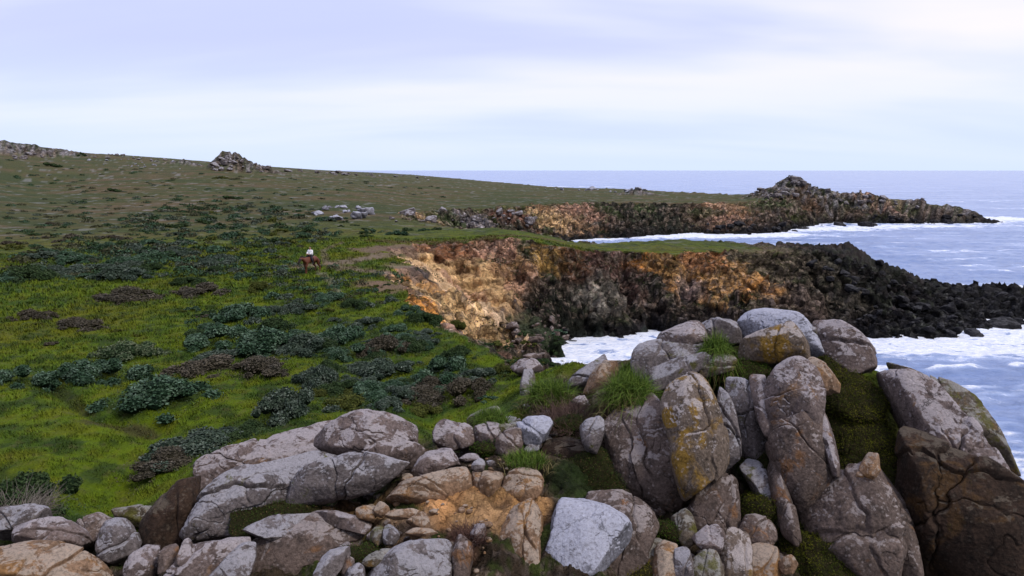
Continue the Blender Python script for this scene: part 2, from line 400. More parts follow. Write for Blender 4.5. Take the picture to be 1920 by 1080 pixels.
_rows = np.concatenate([np.linspace(4, 14, 30, endpoint=False), np.linspace(14, 40, 200, endpoint=False), np.exp(np.linspace(math.log(40), math.log(92), 200, endpoint=False)), np.exp(np.linspace(math.log(92), math.log(150), 380, endpoint=False)),
                        np.exp(np.linspace(math.log(150), math.log(400), 300, endpoint=False)), np.exp(np.linspace(math.log(400), math.log(4200), 130))])
_az = np.radians(np.linspace(-52, 52, 820))
RR, AA = np.meshgrid(_rows, _az, indexing='ij')
GX = RR*np.sin(AA); GY = RR*np.cos(AA)
GZ, GQ, GDC, GDT, GOUT, GPK, GTOP, GSEA = terrain(GX, GY, True)
def ground_z(X, Y):
    """height of the finished ground mesh (bilinear in its own grid)"""
    X = np.asarray(X, float); Y = np.asarray(Y, float)
    r = np.hypot(X, Y); a = np.arctan2(X, Y)
    fi = np.interp(r, _rows, np.arange(len(_rows))); fj = np.interp(a, _az, np.arange(len(_az)))
    i = np.clip(fi.astype(int), 0, len(_rows)-2); j = np.clip(fj.astype(int), 0, len(_az)-2)
    s = fi-i; t = fj-j
    return (GZ[i, j]*(1-s)*(1-t)+GZ[i+1, j]*s*(1-t)+GZ[i, j+1]*(1-s)*t+GZ[i+1, j+1]*s*t)
def gfield(F, X, Y):
    i = np.clip(np.round(np.interp(np.hypot(X, Y), _rows, np.arange(len(_rows)))).astype(int), 0, len(_rows)-1)
    j = np.clip(np.round(np.interp(np.arctan2(X, Y), _az, np.arange(len(_az)))).astype(int), 0, len(_az)-1)
    return F[i, j]
_ys = np.exp(np.linspace(math.log(14), math.log(3500), 1400))
def hit(u, v, ymin=14):
    """where the line of sight of a photo pixel meets the ground"""
    ys = _ys[_ys > ymin]; r = pray(float(u), float(v)); p = CAM + r*ys[:, None]
    below = p[:, 2] < ground_z(p[:, 0], p[:, 1])
    k = int(np.argmax(below)) if below.any() else len(ys)-1
    q = p[k].copy(); q[2] = ground_z(q[0], q[1]); return q

# ------------------------------------------------------------------ colours of the ground
def blend(C, col, w): C += (np.asarray(col)-C)*np.clip(w, 0, 1)[:, None]
def ground_colour():
    X = GX.ravel(); Y = GY.ravel(); Z = GZ.ravel(); q = GQ.ravel(); top = GTOP.ravel(); sea = GSEA.ravel(); outc = GOUT.ravel(); dc = GDC.ravel(); dt = GDT.ravel()
    r = np.hypot(X, Y)
    gy, gx = np.gradient(GZ); dr = np.gradient(RR, axis=0); da = np.gradient(AA, axis=1)*RR
    slope = np.sqrt((gy/dr)**2+(gx/da)**2).ravel()
    C = np.zeros((len(X), 3)); C[:] = (0.088, 0.132, 0.004)
    n1 = fbm2(X/6, Y/6, 4, 101); n2 = fbm2(X/1.6, Y/1.6, 4, 102); n3 = fbm2(X/25, Y/25, 3, 103); n4 = fbm2(X/0.5, Y/0.5, 3, 104)
    blend(C, (0.050, 0.092, 0.008), sstep(-0.1, 0.5, n1))
    blend(C, (0.125, 0.125, 0.006), sstep(0.05, 0.6, n2)*0.45)
    blend(C, (0.12, 0.115, 0.005), sstep(0.1, 0.5, n3)*0.5)
    blend(C, (0.024, 0.046, 0.010), sstep(0.0, 0.5, -n2)*0.75)
    blend(C, (0.10, 0.085, 0.035), sstep(0.25, 0.7, n4)*0.35)
    # further out the turf turns brown-green, reddish in streaks
    far = sstep(95, 190, r)
    blend(C, (0.070, 0.066, 0.026), far*0.85)
    sx = fbm2(X/60, Y/12, 4, 111)
    blend(C, (0.13, 0.085, 0.05), far*sstep(0.0, 0.5, sx)*0.6)
    blend(C, (0.045, 0.062, 0.022), far*sstep(0.0, 0.5, -sx)*0.8)
    blend(C, (0.05, 0.06, 0.02), far*sstep(0.1, 0.5, n1)*0.5)
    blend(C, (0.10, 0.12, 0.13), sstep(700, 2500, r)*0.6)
    # pale stones showing in the far turf
    blend(C, (0.30, 0.29, 0.29), far*sstep(0.50, 0.62, fbm2(X/5, Y/4, 3, 113))*0.4)
    # cliffs
    rock = np.where(top, sstep(0.9, 1.5, slope)*(r > 36), 1.0)
    rock = np.maximum(rock, sstep(0.02, 0.35, GPK.ravel()))
    rock = np.maximum(rock, sstep(42, 52, X+n1*6)*(Y > 110)*(Y < 156))
    p3 = np.stack([X, Y, Z*1.6], -1)
    m1 = fbm3(p3/3.5, 4, 121); m2 = fbm3(p3/1.2, 4, 122); m3 = fbm3(p3/9, 3, 123)
    RC = np.zeros_like(C); RC[:] = (0.075, 0.052, 0.036)
    def bl(col, w): RC[:] += (np.asarray(col)-RC)*np.clip(w, 0, 1)[:, None]
    bl((0.028, 0.024, 0.022), sstep(-0.05, 0.3, m1))
    bl((0.13, 0.10, 0.085), sstep(0.15, 0.45, m2)*0.7)
    bl((0.05, 0.06, 0.018), sstep(0.1, 0.4, m3)*0.75)
    bl((0.20, 0.17, 0.15), sstep(0.33, 0.5, -m2)*0.7)
    # black wet rock towards the water
    wet = sstep(4.5, 1.0, Z+m1*2.2)
    bl((0.012, 0.012, 0.014), wet*0.92)
    dark_tip = sstep(48, 62, X)*(Y > 100)*(Y < 158)
    bl((0.020, 0.020, 0.022), dark_tip*(0.82+0.3*m1))
    bl((0.075, 0.075, 0.07), dark_tip*sstep(0.2, 0.5, m2)*0.6)
    for (cx, cy, cz, R, col, s) in BLOBS:
        d = np.sqrt((X-cx)**2+(Y-cy)**2+((Z-cz)*1.25)**2)/R
        w = sstep(1.15, 0.6, d+m1*0.55+m2*0.2)
        bl(col, w*s)
    bl((0.050, 0.072, 0.026), (Y > 170)*sstep(-0.05, 0.3, fbm3(p3/14, 3, 141))*0.75*(1-wet)*sstep(5, 8, Z))
    vfield = sstep(0.12, 0.4, m1*0.7+m2*0.6)
    bl((0.035, 0.042, 0.018), vfield*0.45*(1-wet)*sstep(11, 17, np.hypot(X+9, Y-94)))
    bl((0.26, 0.20, 0.155), sstep(0.15, 0.35, fbm3(p3*np.array([1, 1, 2.6])/1.1, 3, 131))*0.6*(1-wet)*(1-dark_tip)*sstep(11, 17, np.hypot(X+9, Y-94)))
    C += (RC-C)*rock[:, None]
    # headland peaks: grey granite knobs
    pk = sstep(0.15, 0.6, GPK.ravel())
    blend(C, (0.24, 0.225, 0.23), pk*sstep(-0.1, 0.35, m1)*0.85)
    blend(C, (0.035, 0.045, 0.03), pk*sstep(0.1, 0.35, -m1)*0.7)
    # bare soil, trails, the dark ditch, and shade painted along the vale
    for pl, hw, col, s in TRAILS_AND_SHADE:
        dd = poly_dist(X, Y, pl, False)
        blend(C, col, sstep(1.3, 0.5, dd/hw + n2*0.5)*s)
    # foreground outcrop: dark soil, litter and gravel between the boulders
    S = np.zeros_like(C); S[:] = (0.045, 0.032, 0.020)
    k1 = fbm2(X/0.9, Y/0.9, 4, 141); k2 = fbm2(X/0.25, Y/0.25, 3, 142)
    S += (np.array((0.035, 0.045, 0.010))-S)*sstep(0.0, 0.4, k1)[:, None]
    S += (np.array((0.13, 0.10, 0.08))-S)*(sstep(0.2, 0.5, k2)*0.6)[:, None]
    for (cx, cy, R, col, s) in SOIL:
        d = np.hypot(X-cx, Y-cy)/R
        S += (np.array(col)-S)*(sstep(1.1, 0.6, d+k1*0.25)*s)[:, None]
    C += (S-C)*outc[:, None]
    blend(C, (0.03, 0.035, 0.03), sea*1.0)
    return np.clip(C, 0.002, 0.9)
def blob(u, v, R, col, s=0.9, ymin=50):
    p = hit(u, v, ymin); return (p[0], p[1], p[2], R, col, s)
OCH, SAND, PINK, RED, GREY = (0.50, 0.21, 0.045), (0.66, 0.43, 0.20), (0.44, 0.25, 0.17), (0.20, 0.075, 0.035), (0.30, 0.28, 0.29)
_h = [hit(u, v, 90) for u, v in ((1260, 492), (1310, 505), (1360, 520), (1405, 535), (1450, 500), (1540, 530), (1480, 570))]
BLOBS = [(*_h[4], 9, (0.14, 0.115, 0.06), .7), (*_h[5], 10, (0.085, 0.075, 0.055), .7), (*_h[6], 9, (0.10, 0.07, 0.055), .6), (*_h[0], 5.5, (0.62, 0.30, 0.08), .95), (*_h[1], 7.5, (0.62, 0.33, 0.12), .95), (*_h[2], 6.5, (0.56, 0.31, 0.12), .9), (*_h[3], 5, (0.40, 0.24, 0.11), .8), (-9, 103, 8, 11, (0.62, 0.39, 0.20), .95), (-2, 108, 8, 7, (0.52, 0.31, 0.16), .85), (-11, 90, 9, 10, (0.68, 0.45, 0.24), .97), (-5, 84, 6, 7.5, (0.62, 0.43, 0.25), .95), (-1, 76, 5, 5, (0.42, 0.29, 0.18), .85), blob(880, 540, 9, SAND, .85), blob(830, 500, 9, SAND), blob(850, 580, 8, SAND, .9), blob(900, 620, 6, SAND, .8), blob(800, 500, 7, SAND), blob(815, 560, 6.5, SAND), blob(850, 600, 6, SAND), blob(790, 530, 5, OCH, .5), blob(765, 560, 4.5, OCH), blob(870, 480, 6.5, (0.36, 0.22, 0.11)),
         blob(860, 540, 5, PINK, .7), blob(905, 600, 5, SAND, .75), blob(890, 650, 4.5, PINK, .8), blob(960, 510, 6, (0.34, 0.19, 0.09), .85), blob(1020, 490, 4.5, (0.45, 0.27, 0.08), .9), blob(990, 540, 4.5, PINK, .6),
         blob(920, 465, 5.5, PINK, .8), blob(830, 462, 5, RED, .8), blob(1100, 490, 7, (0.11, 0.05, 0.025), .8), blob(1160, 520, 8, (0.10, 0.055, 0.045), .7),
         blob(1060, 600, 7, (0.015, 0.018, 0.012), .85), blob(1030, 560, 4.5, (0.012, 0.013, 0.010), .9), blob(1110, 580, 4.5, (0.014, 0.015, 0.012), .9), blob(1000, 610, 4, (0.06, 0.05, 0.05), .7),
         blob(1230, 495, 4.5, OCH, .9), blob(1390, 525, 5, OCH, .8), blob(1300, 500, 7, OCH, .95), blob(1270, 490, 6, (0.45, 0.26, 0.10), .9), blob(1350, 520, 6, (0.38, 0.22, 0.09), .9), blob(1320, 475, 5.5, (0.28, 0.12, 0.05), .8), blob(1290, 548, 3, GREY, .6),
         blob(1130, 555, 4.5, (0.22, 0.20, 0.16), .7),
         blob(1050, 405, 15, (0.40, 0.24, 0.13), .9, 230), blob(1090, 395, 13, PINK, .85, 230), blob(1025, 420, 11, SAND, .7, 230), blob(960, 400, 12, (0.16, 0.075, 0.05), .8, 160),
         blob(1350, 392, 15, (0.33, 0.19, 0.11), .9, 230), blob(1320, 405, 14, PINK, .75, 230), blob(1390, 385, 10, (0.18, 0.12, 0.06), .6, 230), blob(1230, 400, 26, (0.022, 0.025, 0.018), .85, 230),
         blob(740, 400, 9, PINK, .8, 150), blob(790, 405, 9, (0.38, 0.26, 0.13), .8, 150), blob(890, 415, 9, GREY, .8, 150), blob(840, 405, 9, (0.03, 0.025, 0.02), .8, 150), blob(640, 400, 8, GREY, .6, 150),
         blob(1560, 385, 16, (0.13, 0.09, 0.065), .8, 230), blob(1640, 378, 13, PINK, .7, 230), blob(1510, 380, 10, (0.15, 0.08, 0.04), .7, 230),
         blob(940, 680, 4, (0.20, 0.15, 0.12), .7, 38), blob(1030, 650, 6, (0.03, 0.045, 0.02), .8, 50), blob(870, 630, 4, (0.26, 0.19, 0.12), .8, 40)]
def tr(pts, hw, col, s): return ([tuple(hit(u, v, 30)[:2]) for u, v in pts], hw, col, s)
BARE = (0.21, 0.15, 0.115)
TRAILS_AND_SHADE = [tr([(560, 500), (610, 497), (650, 492), (700, 482), (770, 470)], 1.7, BARE, .75), tr([(612, 497), (660, 505), (720, 512)], 1.3, BARE, .7), tr([(600, 512), (625, 535), (632, 548)], 0.45, (0.2, 0.19, 0.13), .7),
          tr([(690, 470), (760, 462)], 2.8, (0.20, 0.12, 0.10), .7), tr([(700, 530), (740, 540)], 2.2, (0.22, 0.13, 0.10), .7), tr([(745, 500), (770, 520)], 2.0, (0.24, 0.17, 0.13), .75),
          tr([(612, 494), (606, 470), (640, 455)], 0.5, (0.17, 0.13, 0.09), .6), tr([(90, 712), (165, 778)], 0.35, (0.03, 0.03, 0.012), .6),
          tr([(190, 945), (235, 885), (270, 840)], 0.7, (0.055, 0.045, 0.02), .75), tr([(700, 452), (900, 448), (1050, 452)], 1.8, (0.10, 0.06, 0.035), .6)]  # first strip paints the shadow of the shallow vale
SOIL = []
for u, v, Y, R, col, s in [(850, 925, 20.2, 1.3, (0.42, 0.22, 0.09), .95), (970, 925, 20.3, 1.1, (0.45, 0.25, 0.10), .95), (900, 955, 19.7, 1.0, (0.40, 0.24, 0.11), .9),
                           (640, 935, 20.3, 1.6, (0.28, 0.17, 0.08), .85), (760, 975, 19.2, 1.0, (0.26, 0.17, 0.10), .7), (860, 1010, 18.5, 0.7, (0.10, 0.055, 0.035), .8),
                           (1090, 880, 21.8, 1.3, (0.020, 0.035, 0.008), .9), (1330, 1050, 18.2, 1.4, (0.16, 0.12, 0.04), .8), (1080, 780, 26, 1.6, (0.16, 0.09, 0.07), .7)]:
    p = P(u, v, Y); SOIL.append((p[0], p[1], R, col, s))
GC = ground_colour()

def ground_mat():
    b = NB('ground_turf_and_rock')
    at = b.n('ShaderNodeAttribute'); at.attribute_name = 'Col'; col = at.outputs['Color']
    ar = b.n('ShaderNodeAttribute'); ar.attribute_name = 'rocky'
    n1 = b.noise(0.9, 6, 0.65); n2 = b.noise(5.0, 5, 0.7); n3 = b.noise(0.22, 5, 0.65, 0.4)
    c = b.mix(b.ramp(n1, 0.35, 0.7, 0, 0.5), col, b.mix(1.0, col, (0.6, 0.6, 0.65), 'MULTIPLY'))
    c = b.mix(b.ramp(n2, 0.5, 0.75, 0, 0.5), c, b.mix(1.0, c, (1.7, 1.6, 1.7), 'MULTIPLY'))
    c = b.mix(b.ramp(n3, 0.5, 0.7, 0, 0.5), c, b.mix(1.0, c, (0.6, 0.6, 0.7), 'MULTIPLY'))
    # bedding, rubble and fractures of the bare rock, only where the rock is bare
    ms_ = b.n('ShaderNodeMapping'); ms_.inputs['Scale'].default_value = (0.35, 0.35, 1.5); b.l(b.tc.outputs['Object'], ms_.inputs[0])
    s1 = b.noise(0.9, 8, 0.72, 0.8, vec=ms_.outputs[0]); s2 = b.noise(3.0, 6, 0.75, 0.3, vec=ms_.outputs[0])
    rk = ar.outputs['Fac']
    c = b.mix(b.math('MULTIPLY', b.ramp(s1, 0.52, 0.66), b.math('MULTIPLY', rk, 0.45)), c, b.mix(1.0, c, (0.4, 0.38, 0.38), 'MULTIPLY'))
    c = b.mix(b.math('MULTIPLY', b.ramp(s2, 0.54, 0.68), b.math('MULTIPLY', rk, 0.75)), c, b.mix(1.0, c, (2.4, 2.3, 2.3), 'MULTIPLY'))
    c = b.mix(b.math('MULTIPLY', b.ramp(s2, 0.42, 0.30), b.math('MULTIPLY', rk, 0.6)), c, b.mix(1.0, c, (0.4, 0.38, 0.38), 'MULTIPLY'))
    wq = b.n('ShaderNodeVectorMath', operation='ADD'); b.l(b.tc.outputs['Object'], wq.inputs[0]); b.l(b.noise(0.5, 4, .6, out='Color'), wq.inputs[1])
    hts = []
    for sc_, amt in ((0.55, 0.75), (1.5, 0.7)):
        v1 = b.n('ShaderNodeTexVoronoi', feature='F1'); v1.inputs['Scale'].default_value = sc_; b.l(wq.outputs[0], v1.inputs['Vector'])
        sx_ = b.n('ShaderNodeSeparateColor'); b.l(v1.outputs['Color'], sx_.inputs[0])
        gl = b.ramp(sx_.outputs[0], 0.1, 0.9, 0.65, 2.1); cg = b.n('ShaderNodeCombineColor')
        for i_ in range(3): b.l(gl, cg.inputs[i_])
        c = b.mix(b.math('MULTIPLY', rk, amt), c, b.mix(1.0, c, cg.outputs[0], 'MULTIPLY'))
        v2 = b.n('ShaderNodeTexVoronoi', feature='DISTANCE_TO_EDGE'); v2.inputs['Scale'].default_value = sc_; b.l(wq.outputs[0], v2.inputs['Vector'])
        ed = b.ramp(v2.outputs['Distance'], 0.0, 0.07); hts.append(b.math('ADD', ed, sx_.outputs[1]))
        c = b.mix(b.math('MULTIPLY', b.math('SUBTRACT', 1.0, ed), b.math('MULTIPLY', rk, 0.6)), c, b.mix(1.0, c, (0.25, 0.24, 0.24), 'MULTIPLY'))
    nr0 = b.n('ShaderNodeBump'); nr0.inputs['Distance'].default_value = 1.6; b.l(s1, nr0.inputs['Height']); b.l(rk, nr0.inputs['Strength'])
    nrA = b.n('ShaderNodeBump'); nrA.inputs['Distance'].default_value = 0.5; b.l(b.math('ADD', hts[0], b.math('MULTIPLY', hts[1], 0.5)), nrA.inputs['Height']); b.l(rk, nrA.inputs['Strength']); b.l(nrA.outputs[0], nr0.inputs['Normal'])
    nr = b.bump(n1, 0.9, 0.9, nr0.outputs[0])
    x = b.n('ShaderNodeBump'); x.inputs['Distance'].default_value = 0.16; b.l(n2, x.inputs['Height']); b.l(nr, x.inputs['Normal'])
    b.l(b.math('ADD', b.math('MULTIPLY', ar.outputs['Fac'], 0.6), 0.4), x.inputs['Strength'])
    return b.done(c, 0.95, x.outputs[0], 0.12)
MG = ground_mat()
rocky = np.clip((~GTOP).astype(float) + GPK*2 + GOUT*0.5, 0, 1)
rocky = (rocky*(1-0.72*np.exp(-(np.hypot(GX+9, GY-93)/15)**4))).ravel()
# push cliff faces in and out along their own normal for real relief
def displaced():
    V = np.stack([GX, GY, GZ], -1)
    du = np.gradient(V, axis=0); dv = np.gradient(V, axis=1)
    nn = np.cross(dv, du); nn /= (np.linalg.norm(nn, axis=-1, keepdims=True)+1e-9)
    nn *= np.sign(nn[..., 2:3]+1e-9)
    p = V.reshape(-1, 3)
    r = np.hypot(p[:, 0], p[:, 1])
    a = ((~GTOP) & (~GSEA)).ravel()*sstep(36, 50, r)*np.clip(r/110, 0.5, 2.2) + GPK.ravel()*1.2
    d = (0.25-np.abs(fbm3(p/np.array([4.2, 4.2, 3.0]), 5, 201, 0.5)))*1.6 + fbm3(p/np.array([2.0, 2.0, .5]), 3, 207)*0.18
    q = p + nn.reshape(-1, 3)*(d*a)[:, None]
    return q
GV = displaced()
nr_, nc_ = GX.shape
idx = np.arange(nr_*nc_).reshape(nr_, nc_)
QF = np.stack([idx[:-1, :-1], idx[:-1, 1:], idx[1:, 1:], idx[1:, :-1]], -1).reshape(-1, 4)
fc = GV[QF].mean(1); fx, fy = fc[:, 0], fc[:, 1]; fr = np.hypot(fx, fy)
ftop = GTOP.ravel()[QF[:, 0]]; fout = GOUT.ravel()[QF[:, 0]] > 0.5
reg = np.zeros(len(QF), int)                                          # 0 meadow
reg[fout] = 1                                                          # outcrop soil
reg[(~ftop) & ~fout] = 2                                               # sea cliff of the first cove
hl = (fx > 9) & (fy > 97) & (fy < 165) | (fx > -4) & (fy > 112) & (fy < 165); reg[hl] = 3
reg[(fy > 165) & (~ftop) & (fx > -60)] = 4
reg[(fy > 262) & ftop & (fx > -0.02*fy)] = 4
reg[(GSEA.ravel()[QF[:, 0]]) & (fr > 420)] = 5
names = ['meadow', 'outcrop_ground', 'sea_cliff', 'middle_headland', 'far_headland', 'seabed']
for k, nm in enumerate(names):
    F = QF[reg == k]; used, inv = np.unique(F, return_inverse=True)
    me = mesh_np(nm, GV[used], inv.reshape(-1, 4), True, GC[used], [MG], attrs={'rocky': rocky[used]})
    link(nm, me, kind='structure')

# ------------------------------------------------------------------ the sea
def sea():
    rows = np.concatenate([np.linspace(18, 60, 50, endpoint=False), np.exp(np.linspace(math.log(60), math.log(450), 620, endpoint=False)), np.exp(np.linspace(math.log(450), math.log(3000), 260, endpoint=False)),
                           np.exp(np.linspace(math.log(3000), math.log(45000), 40))])
    az = np.radians(np.linspace(-56, 56, 760))
    R, A = np.meshgrid(rows, az, indexing='ij'); X = R*np.sin(A); Y = R*np.cos(A)
    x = X.ravel(); y = Y.ravel(); r = R.ravel()
    h = fbm2(x/14+y/40, y/7, 3, 301)*0.42*sstep(2500, 600, r) + fbm2(x/3.2, y/2.0, 3, 305)*0.22*sstep(500, 120, r)
    warp = fbm2(x/12, y/12, 3, 311)*7
    d = poly_dist(x, y, COAST); sea_ = ~poly_in(x, y, COAST)
    dg = GDC  # ground distance field used through the terrain where it exists
    inner = (r < 4000)
    tz = np.where(inner & (np.abs(A.ravel()) < math.radians(51)), ground_z(x, y), -9)
    prox = np.exp(-np.maximum(d-1.0, 0)/6.0)
    foam = prox*1.15
    foam = foam + sstep(-1.2, 0.0, tz)*0.6
    # churned inlet and surf zones (plan positions)
    for cx, cy, ra, rb, s in SURF: foam = foam + s*np.exp(-(((x-cx)/ra)**2+((y-cy)/rb)**2))
    foam = foam + 0.42*sstep(0.16, 0.55, fbm2(x/26, y/9, 4, 321))*sstep(900, 200, r)
    foam = foam + 0.25*sstep(0.05, 0.6, fbm2(x/60, y/16, 3, 322))*(x > 20)*sstep(700, 300, r)
    n = fbm2(x/4.5+warp*0.05, y/2.2, 5, 331, 0.6)
    foam = foam*(0.75+0.7*n)
    for cx, cy, ln, s in BREAK:
        dd = np.abs(y-cy-fbm2(x/20, y*0+cy, 3, 7)*3)
        foam = foam + s*np.exp(-(dd/0.9)**2)*sstep(ln, ln*0.6, np.abs(x-cx))*sstep(-0.2, 0.2, fbm2(x/9, y/5, 3, 335))
        h = h + 0.35*s*np.exp(-((y-cy)/2.2)**2)*sstep(ln, ln*0.6, np.abs(x-cx))
    for cx, cy, ln, s in FARB:
        foam = foam + s*np.exp(-((y-cy)/(0.012*cy))**2)*sstep(ln, ln*0.5, np.abs(x-cx))*sstep(-0.3, 0.3, fbm2(x/18, y/14, 3, 336))
    h = h*(1-0.5*np.clip(prox, 0, 1)) + np.clip(foam, 0, 1)*0.12
    V = np.stack([x, y, h], -1)
    i = np.arange(R.size).reshape(R.shape); F = np.stack([i[:-1, :-1], i[:-1, 1:], i[1:, 1:], i[1:, :-1]], -1).reshape(-1, 4)
    b = NB('sea_water')
    at = b.n('ShaderNodeAttribute'); at.attribute_name = 'foam'
    mpn = b.n('ShaderNodeMapping'); mpn.inputs['Scale'].default_value = (0.45, 1.0, 1); b.l(b.tc.outputs['Object'], mpn.inputs[0])
    w1 = b.noise(0.35, 6, 0.62, 0.5, vec=mpn.outputs[0]); w2 = b.noise(1.7, 5, 0.6, 0.3, vec=mpn.outputs[0]); w3 = b.noise(0.03, 4, 0.55, vec=mpn.outputs[0])
    lace = b.noise(0.9, 7, 0.75, 1.2, vec=mpn.outputs[0])
    fm = b.ramp(b.math('ADD', at.outputs['Fac'], b.math('MULTIPLY', b.math('SUBTRACT', lace, 0.5), 2.2)), 0.45, 0.95)
    base = b.mix(b.ramp(w3, 0.35, 0.65), (0.15, 0.235, 0.46), (0.25, 0.335, 0.57))
    base = b.mix(b.ramp(at.outputs['Fac'], 0.02, 0.6, 0, 0.75), base, (0.40, 0.50, 0.74))
    base = b.mix(b.ramp(w1, 0.45, 0.7, 0, 0.5), base, (0.13, 0.19, 0.36))
    fw = b.mix(b.ramp(b.noise(2.2, 6, 0.8, 0.8, vec=mpn.outputs[0]), 0.35, 0.62), (0.50, 0.58, 0.74), (0.90, 0.91, 0.94))
    c = b.mix(fm, base, fw)
    nrm = b.bump(lace, 0.45, 0.8); nrm = b.bump(w1, 0.7, 0.7, nrm); nrm = b.bump(w2, 0.16, 0.6, nrm)
    m = b.done(c, b.math('ADD', b.math('MULTIPLY', fm, 0.5), 0.24), nrm, 0.5)
    me = mesh_np('sea', V, F, True, None, [m], attrs={'foam': np.clip(foam, 0, 1.6)})
    link('sea', me, kind='structure')
def sp(u, v, ra, rb, s): p = PZ(np.float64(u), np.float64(v)); return (p[0], p[1], ra, rb, s)
SURF = [sp(1150, 650, 9, 9, 1.3), sp(1210, 632, 8, 5, 1.2), sp(1100, 675, 5, 6, 1.0), sp(1180, 440, 22, 10, 1.3), sp(1300, 440, 26, 6, 1.2), sp(1420, 440, 20, 6, 1.0), sp(1520, 430, 20, 10, 1.1), sp(1600, 428, 26, 12, 1.0), sp(1700, 425, 22, 7, .8),
        sp(1890, 410, 16, 16, 1.8), sp(1780, 424, 40, 7, 1.2), sp(1240, 442, 40, 12, 1.2), sp(1360, 441, 30, 9, 1.2), sp(1880, 628, 10, 7, 1.0), sp(1740, 650, 16, 5, 1.0), sp(1680, 645, 12, 4, 1.0), sp(1780, 655, 14, 4, 1.0), sp(1880, 640, 14, 6, 1.2), sp(1640, 635, 6, 3, 1.0), sp(1890, 590, 8, 8, 1.1), sp(1830, 540, 20, 4, .6), sp(1895, 860, 5, 7, .8)]
def br(u, v, ln, s): p = PZ(np.float64(u), np.float64(v)); return (p[0], p[1], ln, s)
BREAK = [br(1760, 470, 14, .8), br(1840, 510, 10, .8), br(1780, 500, 8, .7), br(1680, 690, 8, .6), br(1850, 780, 5, .6), br(1810, 692, 17, 1.1), br(1720, 665, 12, .6), br(1880, 735, 5, .6), br(1800, 485, 12, .7), br(1700, 470, 10, .5), br(1880, 470, 10, .6), br(1650, 455, 12, .5)]
FARB = [br(870, 341, 110, 2.2), br(930, 346, 90, 1.8), br(1060, 350, 120, 1.4), br(1800, 378, 60, .9), br(1880, 391, 30, .7), br(1620, 351, 40, .5), br(1860, 376, 30, .6)]
sea()
# ------------------------------------------------------------------ boulders
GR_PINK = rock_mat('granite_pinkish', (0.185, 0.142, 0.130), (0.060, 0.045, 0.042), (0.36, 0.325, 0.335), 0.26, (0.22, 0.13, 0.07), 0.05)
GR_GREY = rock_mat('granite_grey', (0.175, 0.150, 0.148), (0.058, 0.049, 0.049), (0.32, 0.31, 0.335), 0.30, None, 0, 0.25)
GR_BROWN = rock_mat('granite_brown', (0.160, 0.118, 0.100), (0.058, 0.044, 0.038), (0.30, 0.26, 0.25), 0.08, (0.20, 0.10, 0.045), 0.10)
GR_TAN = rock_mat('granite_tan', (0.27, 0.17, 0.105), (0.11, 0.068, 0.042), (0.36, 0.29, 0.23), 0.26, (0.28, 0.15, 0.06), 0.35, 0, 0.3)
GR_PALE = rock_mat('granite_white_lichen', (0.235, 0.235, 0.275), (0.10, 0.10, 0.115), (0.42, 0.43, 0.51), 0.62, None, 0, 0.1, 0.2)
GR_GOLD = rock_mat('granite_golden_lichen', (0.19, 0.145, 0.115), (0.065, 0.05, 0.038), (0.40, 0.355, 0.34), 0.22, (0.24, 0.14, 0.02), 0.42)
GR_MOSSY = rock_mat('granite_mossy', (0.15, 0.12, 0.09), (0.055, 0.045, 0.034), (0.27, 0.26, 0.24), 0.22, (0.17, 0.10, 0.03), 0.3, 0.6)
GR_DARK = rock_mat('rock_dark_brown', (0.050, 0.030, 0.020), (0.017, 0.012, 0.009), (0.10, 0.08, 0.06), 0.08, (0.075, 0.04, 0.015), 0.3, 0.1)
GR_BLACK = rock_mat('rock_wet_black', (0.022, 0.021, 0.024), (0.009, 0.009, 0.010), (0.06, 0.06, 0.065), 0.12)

_sph = {}
def cube_sphere(n):
    if n in _sph: return _sph[n]
    t = np.tan(np.linspace(-1, 1, n+1)*math.pi/4); a, b = np.meshgrid(t, t, indexing='ij'); o = np.ones_like(a)
    vs_, fs = [], []; base = 0
    for f in ((o, a, b), (-o, b, a), (b, o, a), (a, -o, b), (a, b, o), (b, a, -o)):
        vs_.append(np.stack(f, -1).reshape(-1, 3)); i = np.arange((n+1)**2).reshape(n+1, n+1)+base
        fs.append(np.stack([i[:-1, :-1], i[1:, :-1], i[1:, 1:], i[:-1, 1:]], -1).reshape(-1, 4)); base += (n+1)**2
    V = np.concatenate(vs_); V /= np.linalg.norm(V, axis=1, keepdims=True); F = np.concatenate(fs)
    key = np.round(V*1e5).astype(np.int64); _, first, inv = np.unique(key, axis=0, return_index=True, return_inverse=True)
    _sph[n] = (V[first], inv.reshape(-1)[F]); return _sph[n]
def hull2(pts):
    pts = sorted(map(tuple, pts))
    def half(ps):
        h = []
        for p in ps:
            while len(h) > 1 and (h[-1][0]-h[-2][0])*(p[1]-h[-2][1])-(h[-1][1]-h[-2][1])*(p[0]-h[-2][0]) <= 0: h.pop()
            h.append(p)
        return h[:-1]
    return half(pts)+half(pts[::-1])
ROCKS = {}
